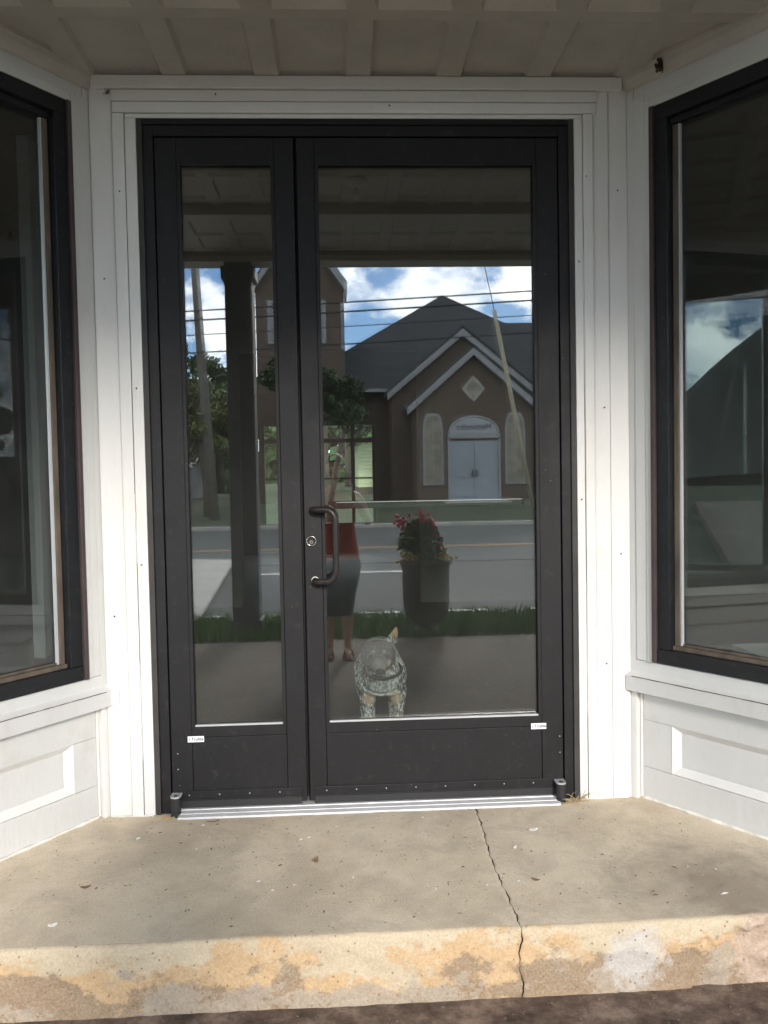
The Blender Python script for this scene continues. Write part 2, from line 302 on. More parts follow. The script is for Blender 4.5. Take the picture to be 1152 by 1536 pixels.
def dog_mat():
    m, t, b = newmat('blue_heeler_coat'); c0 = nd(t, 'TexCoord').outputs['Object']
    n = noise(t, 105, 5, 0.72, c0, (1, 1, 0.45)); big = noise(t, 14, 4, 0.6, c0)
    a = nd(t, 'Math', operation='MULTIPLY_ADD'); t.links.new(big, a.inputs[0]); a.inputs[1].default_value = 0.35; t.links.new(n, a.inputs[2])
    c = ramp(t, a.outputs[0], [(0.60, (0.028, 0.031, 0.035)), (0.665, (0.20, 0.21, 0.21)), (0.73, (0.80, 0.80, 0.76))])
    def blob(center, r, col, amt, soft=0.35, nz=0.5):
        nonlocal c
        d = nd(t, 'VectorMath', operation='DISTANCE'); t.links.new(c0, d.inputs[0]); d.inputs[1].default_value = center
        q = nd(t, 'Math', operation='MULTIPLY_ADD'); t.links.new(noise(t, 40, 4, 0.6, c0), q.inputs[0]); q.inputs[1].default_value = r*nz; t.links.new(d.outputs['Value'], q.inputs[2])
        c = mixc(t, ramp(t, q.outputs[0], [(r*(1.0+nz*0.5-soft), amt), (r*(1.0+nz*0.5+soft*0.3), 0.0)]), c, col)
    blob((0.155, 0.36, 0.335), 0.075, (0.62, 0.61, 0.57), 0.45)                 # pale chest
    blob((0.134, 0.30, 0.490), 0.096, (0.050, 0.055, 0.062), 0.88, 0.25, 0.62)   # blue-black face
    blob((0.134, 0.215, 0.452), 0.046, (0.22, 0.22, 0.21), 0.85, 0.3, 0.4)      # grey muzzle
    for q in (-1, 1):
        blob((0.134+q*0.024, 0.262, 0.514), 0.0105, (0.80, 0.78, 0.72), 0.95, 0.3, 0.2)  # brow spots
    blob((0.134, 0.262, 0.530), 0.012, (0.75, 0.73, 0.68), 0.85)
    blob((0.165, 0.205, 0.445), 0.022, (0.55, 0.33, 0.13), 0.95, 0.3, 0.3); blob((0.182, 0.255, 0.462), 0.020, (0.66, 0.47, 0.26), 0.95, 0.3, 0.3)
    blob((0.150, 0.205, 0.425), 0.018, (0.58, 0.45, 0.30), 0.85)
    blob((0.205, 0.35, 0.575), 0.034, (0.50, 0.29, 0.16), 0.9)
    blob((0.20, 0.39, 0.29), 0.035, (0.60, 0.42, 0.27), 0.7); blob((0.10, 0.39, 0.29), 0.035, (0.60, 0.42, 0.27), 0.7)
    blob((0.205, 0.39, 0.17), 0.06, (0.55, 0.38, 0.24), 0.7); blob((0.095, 0.39, 0.17), 0.06, (0.55, 0.38, 0.24), 0.7)
    t.links.new(c, b.inputs['Base Color']); b.inputs['Roughness'].default_value = 0.7
    bump(t, b, noise(t, 160, 3, 0.6, c0, (1, 1, 0.4)), 0.8, 0.006); return m
M['dog'] = dog_mat()

# ---------------------------------------------------------------- helpers
def tag(o, label=None, cat=None, group=None, kind=None):
    if label: o['label'] = label
    if cat: o['category'] = cat
    if group: o['group'] = group
    if kind: o['kind'] = kind
    return o
def empty(name, loc=(0, 0, 0), rz=0.0, label=None, cat=None, group=None, kind=None):
    o = bpy.data.objects.new(name, None); COL.objects.link(o); o.location = loc; o.rotation_euler = (0, 0, rz)
    o.empty_display_size = 0.1
    return tag(o, label, cat, group, kind)
class MB:
    def __init__(s): s.v = []; s.f = []; s.mi = []
    def add(s, vs, fs, mi=0):
        n = len(s.v); s.v += [tuple(v) for v in vs]; s.f += [tuple(i+n for i in f) for f in fs]; s.mi += [mi]*len(fs); return s
    def box(s, x0, x1, y0, y1, z0, z1, mi=0):
        x0, x1 = sorted((x0, x1)); y0, y1 = sorted((y0, y1)); z0, z1 = sorted((z0, z1))
        return s.add([(x0, y0, z0), (x1, y0, z0), (x1, y1, z0), (x0, y1, z0), (x0, y0, z1), (x1, y0, z1), (x1, y1, z1), (x0, y1, z1)],
              [(0, 3, 2, 1), (4, 5, 6, 7), (0, 1, 5, 4), (1, 2, 6, 5), (2, 3, 7, 6), (3, 0, 4, 7)], mi)
    def prism(s, pts, a, b, axis='y', mi=0):
        """closed 2D outline pts extruded between a and b along an axis"""
        n = len(pts)
        def P(p, h): return {'y': (p[0], h, p[1]), 'x': (h, p[0], p[1]), 'z': (p[0], p[1], h)}[axis]
        vs = [P(p, a) for p in pts]+[P(p, b) for p in pts]
        fs = [tuple(range(n)), tuple(range(2*n-1, n-1, -1))]+[(i, i+n, (i+1) % n+n, (i+1) % n) for i in range(n)]
        return s.add(vs, fs, mi)
    def tube(s, pts, r, seg=10, caps=True, mi=0):
        pts = [Vector(p) for p in pts]; n = len(pts); rs = r if isinstance(r, (list, tuple)) else [r]*n
        vs = []; ref = None
        for i, p in enumerate(pts):
            d = (pts[min(i+1, n-1)]-pts[max(i-1, 0)]).normalized()
            if ref is None: ref = Vector((0, 0, 1)) if abs(d.z) < 0.9 else Vector((1, 0, 0))
            a = d.cross(ref).normalized(); bb = a.cross(d).normalized(); ref = bb
            for k in range(seg):
                t = 2*math.pi*k/seg; vs.append(p+(a*math.cos(t)+bb*math.sin(t))*rs[i])
        fs = [(i*seg+k, i*seg+(k+1) % seg, (i+1)*seg+(k+1) % seg, (i+1)*seg+k) for i in range(n-1) for k in range(seg)]
        if caps: fs += [tuple(range(seg-1, -1, -1)), tuple((n-1)*seg+k for k in range(seg))]
        return s.add(vs, fs, mi)
    def lathe(s, prof, cx=0, cy=0, seg=24, mi=0):
        vs = [(cx+r*math.cos(2*math.pi*k/seg), cy+r*math.sin(2*math.pi*k/seg), z) for r, z in prof for k in range(seg)]
        fs = [(i*seg+k, i*seg+(k+1) % seg, (i+1)*seg+(k+1) % seg, (i+1)*seg+k) for i in range(len(prof)-1) for k in range(seg)]
        return s.add(vs, fs, mi)
    def ball(s, c, r, seg=10, ring=7, mi=0):
        rx, ry, rz = r if isinstance(r, (tuple, list)) else (r, r, r)
        vs = []; 
        for i in range(ring+1):
            a = math.pi*i/ring
            for k in range(seg):
                t = 2*math.pi*k/seg; vs.append((c[0]+rx*math.sin(a)*math.cos(t), c[1]+ry*math.sin(a)*math.sin(t), c[2]+rz*math.cos(a)))
        fs = [(i*seg+k, (i+1)*seg+k, (i+1)*seg+(k+1) % seg, i*seg+(k+1) % seg) for i in range(ring) for k in range(seg)]
        return s.add(vs, fs, mi)
    def build(s, name, mats, parent=None, smooth=False, bev=0.0, seg=2, fix=True):
        me = bpy.data.meshes.new(name); me.from_pydata(s.v, [], s.f)
        for m in (mats if isinstance(mats, (list, tuple)) else [mats]): me.materials.append(M[m] if isinstance(m, str) else m)
        for p, i in zip(me.polygons, s.mi): p.material_index = i; p.use_smooth = smooth
        if fix:
            bm = bmesh.new(); bm.from_mesh(me)
            if smooth: bmesh.ops.remove_doubles(bm, verts=bm.verts, dist=1e-5)
            bmesh.ops.recalc_face_normals(bm, faces=bm.faces); bm.to_mesh(me); bm.free()
        me.update()
        o = bpy.data.objects.new(name, me); COL.objects.link(o)
        if parent: o.parent = parent
        if bev:
            b = o.modifiers.new('edge', 'BEVEL'); b.width = bev; b.segments = seg; b.limit_method = 'ANGLE'
        return o
def copy_tree(o, parent=None):
    c = o.copy(); COL.objects.link(c); c.parent = parent
    for ch in list(o.children): copy_tree(ch, c)
    return c
def text_mesh(name, body, size, depth, matrix, m, parent, bold=0.0):
    cu = bpy.data.curves.new(name, 'FONT'); cu.body = body; cu.size = size; cu.extrude = depth; cu.offset = bold; cu.align_x = 'CENTER'; cu.align_y = 'CENTER'
    to = bpy.data.objects.new(name, cu); COL.objects.link(to)
    dg = bpy.context.evaluated_depsgraph_get(); me = bpy.data.meshes.new_from_object(to.evaluated_get(dg))
    bpy.data.objects.remove(to); me.materials.clear(); me.materials.append(M[m])
    o = bpy.data.objects.new(name, me); COL.objects.link(o); me.transform(matrix); o.parent = parent; return o

# ================================================================= SETTING
MB().box(-400, 400, -400, 400, -0.9, -0.42).build('ground', 'lawn')['kind'] = 'structure'
MB().box(-40, 40, -4.12, -0.865, -0.5, -0.176).build('sidewalk', 'pave', bev=0.006)['kind'] = 'structure'
MB().box(-40, 40, -5.25, -4.125, -0.5, -0.185).build('grass_verge', 'lawn')['kind'] = 'structure'
MB().box(-40, 40, -5.40, -5.255, -0.5, -0.185).build('kerb', 'asphalt2', bev=0.02)['kind'] = 'structure'
MB().box(-60, 60, -22.4, -5.405, -0.6, -0.270).build('road', 'asphalt')['kind'] = 'structure'
MB().box(-60, 60, -22.38, -11.6, -0.5, -0.262).build('far_road_lane', 'asphalt2')['kind'] = 'structure'  # far part of the road in a paler tone
MB().box(-60, 60, -22.6, -22.405, -0.5, -0.150).build('far_kerb', 'kerb', bev=0.02)['kind'] = 'structure'
mk = MB()
mk.box(-60, 60, -14.80, -14.70, -0.262, -0.256, 1); mk.box(-60, 60, -15.02, -14.92, -0.262, -0.256, 1)
for i in range(-8, 8):
    mk.box(i*4.6-1.3, i*4.6+1.5, -10.25, -10.12, -0.270, -0.264, 0)
for i in range(-14, 14):
    mk.box(i*0.95+0.15, i*0.95+0.62, -6.16, -6.06, -0.270, -0.264, 0)
mk.build('road_markings', ['linew', 'liney'])['kind'] = 'structure'
# pale concrete walk running up to and across the road on the left
wk = MB(); wk.prism([(-1.48, -5.45), (-1.95, -12.3), (-3.9, -12.9), (-6.0, -5.45)], -0.268, -0.215, 'z')
tag(wk.build('corner_walk', 'walkc', bev=0.01), kind='structure')
for i in range(9): pass
# church lawn rising away from the road, and the yard behind the shop
MB().prism([(-22.6, -0.16), (-29.0, 0.22), (-60, 0.30), (-60, -0.8), (-22.6, -0.8)], -60, 60, 'x').build('church_lawn', 'lawn')['kind'] = 'structure'
MB().prism([(11.3, -0.25), (20, 0.0), (34, 0.6), (60, 1.0), (60, -0.8), (11.3, -0.8)], -40, 40, 'x').build('back_yard_lawn', 'lawn')['kind'] = 'structure'

# grass blades on the verge
g = MB()
for i in range(26000):
    x = rnd.uniform(-6, 7); y = rnd.uniform(-5.34, -4.14); h = rnd.uniform(0.03, 0.12)*(1.2 if rnd.random() < 0.2 else 1); a = rnd.uniform(0, 6.28)
    dx, dy = math.cos(a)*0.006, math.sin(a)*0.006; lx, ly = rnd.gauss(0, 0.03), rnd.gauss(0, 0.03)
    g.add([(x-dx, y-dy, -0.18), (x+dx, y+dy, -0.18), (x+lx, y+ly, -0.175+h)], [(0, 1, 2)])
tag(g.build('grass', 'blade', fix=False), kind='stuff')

# ================================================================= CONCRETE STEP
def hn(x, y, s=1.0):
    return (math.sin(x*7.1*s+1.3)*math.sin(y*5.3*s+0.7)+0.5*math.sin(x*17.3*s+y*13.1*s)+0.3*math.sin(x*41*s-y*29*s))
crack_pts = [(0.05, 0.458), (-0.016, 0.457), (-0.12, 0.456), (-0.25, 0.453), (-0.36, 0.446), (-0.475, 0.441), (-0.586, 0.4425), (-0.69, 0.447), (-0.82, 0.449), (-0.89, 0.451), (-0.93, 0.444), (-0.97, 0.442), (-1.02, 0.449), (-1.06, 0.444)]
cr = random.Random(3); cj = {}
def crack_x(s):          # s: distance along the profile, 0 at the door, negative outwards and then down the riser
    for (a, xa), (b, xb) in zip(crack_pts, crack_pts[1:]):
        if b <= s <= a: x = xa+(xb-xa)*(a-s)/(a-b); break
    else: x = crack_pts[0][1] if s > 0 else crack_pts[-1][1]
    return x+0.0016*math.sin(s*61)+0.0014*math.sin(s*131+1)+0.0011*math.sin(s*317)
prof = []                # (s, y, z, is_riser)
for i in range(90): y = 0.06-0.918*i/89; prof.append((y, y, 0.0, 0))
for k in range(1, 6): a = k/6*math.pi/2; prof.append((-0.858-0.018*a/1.57, -0.858-0.014*math.sin(a), -0.014+0.014*math.cos(a), 1))
for k in range(1, 30): z = -0.016-0.162*k/29; prof.append((-0.876+z, -0.874-0.02*k/29, z-0.014*k/29, 1))
def slab_half(name, side, label):
    xs = [i/150 for i in range(151)]; vs = []; xe = -1.50 if side < 0 else 1.70
    for (s, y, z, ris) in prof:
        xc = crack_x(s)+side*(0.0013+0.0008*math.sin(s*60))
        for t in xs:
            x = xe+(xc-xe)*t
            zz = z+0.0014*hn(x, y); yy = y
            if z < -0.004 or y < -0.84:
                yy += 0.0022*hn(x*1.3, z*6+2)+0.0010*math.sin(x*71+z*90)
                zz += 0.0012*math.sin(x*9.3)*math.sin(x*3.7)+0.0005*math.sin(x*83)
            # broken arris and spalls near the right end
            if ris and x > 0.70:
                top = -0.052-0.03*math.sin((x-0.62)*9)+0.012*math.sin(x*63)+0.007*math.sin(x*141)
                if x > 0.9: top = max(top, -0.040+0.010*math.sin(x*57)+0.006*math.sin(x*133)-abs(x-1.06)*0.45)
                p = Vector((x*9, z*9, 1.7)); fr_ = mnoise.fractal(p, 0.9, 2.1, 6); bl = mnoise.noise(Vector((x*22, z*26, 4)))
                dpt = (0.003 if x < 0.9 else 0.014)*(1+0.9*fr_)+(0.004 if x > 0.9 else 0.001)*bl
                if z < top+0.006*fr_: yy += max(0, dpt)*min(1, (top-z+0.004)/0.008 if top-z+0.004 > 0 else 0)
            vs.append((x, yy, zz))
    n = len(xs); fs = []; mi = []
    for r in range(len(prof)-1):
        for c in range(n-1):
            fs.append((r*n+c, r*n+c+1, (r+1)*n+c+1, (r+1)*n+c)); mi.append(1 if prof[r][3] or prof[r+1][3] else 0)
    # crack face going down into the slab
    base = len(vs)
    for r, (s, y, z, ris) in enumerate(prof):
        x, yy, zz = vs[r*n+n-1]; vs.append((x+side*0.001, yy+(0.02 if ris else 0), zz-(0 if ris else 0.02)))
    for r in range(len(prof)-1): fs.append((r*n+n-1, base+r, base+r+1, (r+1)*n+n-1)); mi.append(2)
    me = bpy.data.meshes.new(name); me.from_pydata(vs, [], fs)
    for m in ('conc', 'riser', 'gap'): me.materials.append(M[m])
    for p, i in zip(me.polygons, mi): p.material_index = i; p.use_smooth = True
    bm = bmesh.new(); bm.from_mesh(me); bmesh.ops.recalc_face_normals(bm, faces=bm.faces)
    if sum(f.normal.z for f in bm.faces) < 0: bmesh.ops.reverse_faces(bm, faces=bm.faces)
    bm.to_mesh(me); bm.free()
    o = bpy.data.objects.new(name, me); COL.objects.link(o); o.parent = step; o['label'] = label; return o
step = empty('entrance_step', (0, 0, 0), label='cracked concrete entrance step with an ochre stained cream front edge', cat='step')
slab_half('slab', -1, 'larger slab half left of the crack, brown stains on its edge')
slab_half('slab', 1, 'slab half right of the crack, with flaked white paint and spalled edge')
MB().box(-1.5, 1.7, -0.84, 0.06, -0.4, -0.03).build('step_core', 'gap', step)

# ================================================================= DOOR WALL CASING
sur = empty('door_casing', (0, 0, 0), label='peeling white board casing around the black double doors', cat='casing')
def board(x0, x1, z0, z1, y0=-0.03, y1=0.03, m='white', name='casing_board', par=None, bev=0.0022):
    return MB().box(x0, x1, y0, y1, z0, z1).build(name, m, par or sur, bev=bev)
board(-0.845, -0.7685, -0.002, 2.56, -0.014, name='pilaster_board')
board(-0.7665, -0.7265, 0.0, 2.468, -0.022)
board(-0.7245, -0.6865, 0.001, 2.452, -0.018)
board(0.8515, 0.8805, 0.001, 2.452, -0.018)
board(0.8825, 0.9165, 0.0, 2.468, -0.023)
board(0.9185, 0.975, 0.0, 2.556, -0.015, name='pilaster_board')
board(0.977, 1.045, -0.001, 2.556, -0.010, name='pilaster_board')
board(-0.768, 0.932, 2.508, 2.545, -0.026, name='header_board')
board(-0.766, 0.930, 2.470, 2.5065, -0.021, name='header_board')
board(-0.7245, 0.8805, 2.4535, 2.4685, -0.014, name='header_board')
board(-0.832, 1.020, 2.547, 2.590, -0.036, name='frieze_board')
MB().box(-0.86, -0.69, 0.0, 0.06, -0.02, 2.62).box(0.855, 1.06, 0.0, 0.06, -0.02, 2.62).box(-0.69, 0.855, 0.0, 0.06, 2.46, 2.62).build('backing', 'gap', sur)
for (x, z) in ((-0.705, 0.9), (-0.705, 1.52), (-0.745, 2.2), (-0.81, 1.9), (-0.80, 0.72), (0.866, 1.95), (0.866, 1.1), (0.898, 2.25), (0.95, 1.43), (0.95, 0.5), (1.0, 2.2), (1.01, 0.9), (0.2, 2.49), (-0.4, 2.527), (0.6, 2.568)):
    MB().ball((x+rnd.gauss(0, 0.003), -0.0215 if z < 2.4 else -0.033, z), (0.003, 0.0035, 0.003), 8, 5).build('nail_head', 'rust', sur, smooth=True)
for (x, z0, z1, y) in ((-0.7255, 0.2, 0.55, -0.0185), (-0.7255, 0.9, 1.15, -0.0185), (0.8815, 0.3, 0.8, -0.0185), (0.9175, 0.6, 1.3, -0.017), (0.8815, 1.5, 2.0, -0.0185)):
    pts_ = [(x+rnd.gauss(0, 0.0004), y, z0+(z1-z0)*k/14) for k in range(15)]
    MB().tube(pts_, [0.0008+0.0008*rnd.random() for _ in pts_], 5).build('paint_ridge', 'white', sur, smooth=True)
# little caulked return blocks where the ledges die into the casing
board(-0.838, -0.800, 0.405, 0.455, -0.024, 0.0, 'white', 'return_block')
# beads of caulk / paint ridges along seams
def bead(pts, r, par, m='caulk', name='caulk_bead'):
    P = []
    for (a, b) in zip(pts, pts[1:]):
        a, b = Vector(a), Vector(b); n = max(2, int((b-a).length/0.03))
        for i in range(n): P.append(a+(b-a)*i/n)
    P.append(Vector(pts[-1]))
    rr = [max(0.0004, r*(0.55+0.6*rnd.random())) for _ in P]
    P = [p+Vector((rnd.gauss(0, 0.0003), 0, rnd.gauss(0, 0.0003))) for p in P]
    return MB().tube(P, rr, 5).build(name, m, par, smooth=True)
bead([(-0.845, -0.018, 0.003), (-0.69, -0.026, 0.003)], 0.004, sur)
bead([(0.852, -0.024, 0.003), (1.03, -0.018, 0.003)], 0.004, sur)
bead([(0.9175, -0.021, 0.02), (0.9175, -0.021, 2.5)], 0.0012, sur, 'white')
bead([(-0.7, -0.0265, 2.5073), (0.93, -0.0265, 2.5073)], 0.0014, sur, 'caulk')
bead([(0.1, -0.032, 2.546), (0.93, -0.032, 2.546)], 0.0016, sur, 'caulk')

# ================================================================= DOOR FRAME AND LEAVES
fr = empty('door_frame', (0, 0, 0), label='black aluminium frame around the double doors with silver threshold', cat='door frame')
def bx(name, x0, x1, y0, y1, z0, z1, m, par, bev=0.0012): return MB().box(x0, x1, y0, y1, z0, z1).build(name, m, par, bev=bev)
bx('filler_strip', -0.685, -0.667, -0.016, 0.05, 0.0, 2.4525, 'bronze2', fr)
bx('filler_strip', 0.832, 0.850, -0.016, 0.05, 0.0, 2.4525, 'bronze2', fr)
bx('jamb', -0.666, -0.632, -0.006, 0.09, 0.0, 2.432, 'bronze', fr)
bx('jamb', 0.798, 0.831, -0.006, 0.09, 0.0, 2.432, 'bronze', fr)
bx('head_filler', -0.666, 0.831, -0.014, 0.05, 2.433, 2.4525, 'bronze', fr)
bx('head_frame', -0.631, 0.797, -0.006, 0.09, 2.396, 2.432, 'bronze', fr)
bx('stop', -0.631, 0.797, 0.05, 0.08, 2.35, 2.395, 'rubber', fr)
th = MB()
th.prism([(-0.066, 0.0), (-0.062, 0.006), (-0.044, 0.010), (-0.0435, 0.0095), (-0.042, 0.0095), (-0.0415, 0.0115), (-0.02, 0.015), (-0.018, 0.012), (-0.014, 0.012), (-0.012, 0.016), (0.09, 0.016), (0.09, 0.0)], -0.600, 0.768, 'x')
th.build('threshold', mat('mill_threshold', (0.60, 0.60, 0.61), 0.5, 0.25, var=0.08, scale=20), fr)

def leaf(x0, x1, gx0, gx1, label, hinge):
    L = empty('glass_door', ((x0 if hinge < 0 else x1), 0, 0), label=label, cat='door'); ox = L.location.x
    def b(name, a0, a1, y0, y1, z0, z1, m='bronze', par=None, bev=0.0015):
        return MB().box(a0-ox, a1-ox, y0, y1, z0, z1).build(name, m, par or L, bev=bev)
    b('stile', x0, gx0-0.013, 0.0, 0.045, 0.026, 2.392); b('stile', gx1+0.013, x1, 0.0, 0.045, 0.026, 2.392)
    b('top_rail', gx0-0.012, gx1+0.012, 0.0, 0.045, 2.309, 2.392)
    b('bottom_rail', gx0-0.012, gx1+0.012, 0.0, 0.045, 0.272, 0.311)
    b('kick_panel', gx0-0.012, gx1+0.012, 0.003, 0.04, 0.026, 0.270)
    # glazing beads
    b('glazing_bead', gx0-0.0125, gx0, -0.0035, 0.010, 0.311, 2.309); b('glazing_bead', gx1, gx1+0.0125, -0.0035, 0.010, 0.311, 2.309)
    b('glazing_bead', gx0+0.0005, gx1-0.0005, -0.0035, 0.010, 2.2975, 2.309)
    b('glazing_bead', gx0+0.0005, gx1-0.0005, -0.0035, 0.010, 0.311, 0.3175, 'spacer')
    p = b('glass_pane', gx0-0.004, gx1+0.004, 0.014, 0.019, 0.314, 2.305, 'glass', bev=0)
    q = b('glass_pane', gx0-0.004, gx1+0.004, -0.0025, 0.0025, 0.314, 2.305, 'glass_in', bev=0)
    q.location.y = 0.033; q.rotation_euler = (0.0008, 0, 0.0022)
    # sweep with screws
    sw = b('door_sweep', x0+0.018, x1-0.018, -0.0045, -0.0002, 0.044, 0.078, 'bronze')
    b('sweep_rib', x0+0.018, x1-0.018, -0.008, -0.0046, 0.044, 0.050, 'bronze', sw, 0.001)
    b('sweep_brush', x0+0.018, x1-0.018, -0.0042, -0.0002, 0.018, 0.0435, 'rubber', sw, 0)
    n = int((x1-x0)/0.11)
    for i in range(n):
        sx = x0-ox+0.06+i*0.108
        MB().ball((sx, -0.005, 0.064), (0.0026, 0.0015, 0.0026), 8, 5).build('screw', 'steel', sw, smooth=True)
    return L, ox
Lf, oxl = leaf(-0.628, -0.146, -0.541, -0.227, 'narrow left glass door leaf without a handle', -1)
Rt, oxr = leaf(-0.135, 0.794, -0.060, 0.704, 'wide right glass door leaf with pull handle and lock', 1)
MB().box(-0.152-oxr, -0.129-oxr, 0.046, 0.050, 0.03, 2.39).build('meeting_seal', 'rubber', Rt)
# stickers: flat white labels with the maker's word
def sticker(par, ox, xc, zc, w, hgt):
    st = MB().box(xc-w/2-ox, xc+w/2-ox, -0.0018, -0.0003, zc-hgt/2, zc+hgt/2).build('sticker', 'sticker', par, bev=0.0006)
    Mx = Matrix.Translation((xc-ox+0.001, -0.0022, zc)) @ Matrix.Rotation(rad(90), 4, 'X')
    text_mesh('lettering', '› Trulite', 0.0158, 0.0002, Mx, 'ink', st, 0.0003)
sticker(Lf, oxl, -0.540, 0.266, 0.058, 0.0215)
sticker(Rt, oxr, 0.704, 0.272, 0.056, 0.0215)
for z in (0.158, 0.215): MB().ball((-0.606-oxl, -0.0005, z), (0.0025, 0.0015, 0.0025), 8, 5).build('screw', 'steel', Lf, smooth=True)
for z in (0.172, 0.232): MB().ball((0.782-oxr, -0.0005, z), (0.0025, 0.0015, 0.0025), 8, 5).build('screw', 'steel', Rt, smooth=True)
# bottom pivots
for (L, ox, x) in ((Lf, oxl, -0.611), (Rt, oxr, 0.776)):
    pv = MB().lathe([(0.0, 0.001), (0.0170, 0.001), (0.0185, 0.004), (0.0185, 0.014), (0.0165, 0.016), (0.0165, 0.020), (0.0185, 0.022), (0.0185, 0.068), (0.0, 0.068)], x-ox, -0.034, 20).build('pivot', 'rubber', L, smooth=False)
    MB().prism([(x-ox-0.0185, -0.034), (x-ox-0.014, -0.047), (x-ox, -0.053), (x-ox+0.014, -0.047), (x-ox+0.0185, -0.034), (x-ox+0.0185, -0.001), (x-ox-0.0185, -0.001)], 0.069, 0.0745, 'z').build('pivot_cap', 'spacer', pv, bev=0.001)
    MB().lathe([(0.0, 0.076), (0.007, 0.076), (0.007, 0.0745)], x-ox, -0.034, 12).build('pivot_pin', 'rubber', pv)
# pull handle
def arc(c, r, a0, a1, n, f): return [f(c, r, a0+(a1-a0)*i/n) for i in range(n+1)]
def pull(sgn):
    pts = [(-0.104, 0.0, 1.082), (-0.104, sgn*0.022, 1.082), (-0.096, sgn*0.040, 1.083), (-0.080, sgn*0.050, 1.0835), (-0.060, sgn*0.057, 1.083)]
    for i in range(1, 8):
        a = i/8*math.pi/2; pts.append((-0.060+0.036*math.sin(a), sgn*(0.057+0.006*math.sin(a)), 1.083-0.038*(1-math.cos(a))))
    pts += [(-0.024, sgn*0.063, 1.040), (-0.024, sgn*0.063, 0.95), (-0.024, sgn*0.063, 0.866)]
    for i in range(1, 8):
        a = i/8*math.pi/2; pts.append((-0.024-0.036*(1-math.cos(a)), sgn*(0.063-0.006*(1-math.cos(a))), 0.866-0.038*math.sin(a)))
    pts += [(-0.080, sgn*0.050, 0.8275), (-0.094, sgn*0.040, 0.8275), (-0.100, sgn*0.022, 0.828), (-0.100, 0.0, 0.828)]
    return [(x-oxr, y+(0.045 if sgn > 0 else 0), z) for x, y, z in pts]
h = MB().tube(pull(-1), 0.0118, 14).build('pull_handle', bronze('handle_bronze', (0.022, 0.018, 0.016), 0.30), Rt, smooth=True)
MB().tube([(-0.1-oxr, -0.001, 0.828), (-0.1-oxr, -0.010, 0.829)], 0.0135, 14).build('handle_collar', 'chip', h)
MB().tube(pull(1), 0.0118, 12).build('inner_pull_handle', M['blackpaint'], Rt, smooth=True)
lk = MB()
lk.tube([(-0.111-oxr, 0.0, 0.970), (-0.111-oxr, -0.007, 0.970)], [0.0185, 0.0165], 28)
lk.build('lock_ring', 'blackpaint', Rt)
lr = MB(); ring = [(-0.111-oxr+0.0165*math.cos(2*math.pi*i/28), -0.0075, 0.970+0.0165*math.sin(2*math.pi*i/28)) for i in range(29)]
lr.tube(ring, 0.0016, 6, False).build('lock_rim', 'chrome', Rt, smooth=True)
cy_ = MB().tube([(-0.111-oxr, -0.006, 0.966), (-0.111-oxr, -0.0105, 0.966)], 0.0072, 20).build('lock_cylinder', 'chrome', Rt)
MB().box(-0.112-oxr, -0.110-oxr, -0.0115, -0.010, 0.962, 0.970).build('keyhole', 'gap', cy_)
# push bar behind the glass
pb = MB().box(-0.050-oxr, 0.698-oxr, 0.075, 0.105, 1.080, 1.108).build('push_bar', 'blackpaint', Rt, bev=0.004)
MB().box(-0.045-oxr, 0.694-oxr, 0.071, 0.0745, 1.1025, 1.105).build('push_bar_trim', 'steel', pb)
for x in (-0.05, 0.67): MB().box(x-oxr, x+0.03-oxr, 0.046, 0.075, 1.082, 1.106).build('push_bar_bracket', 'blackpaint', pb)

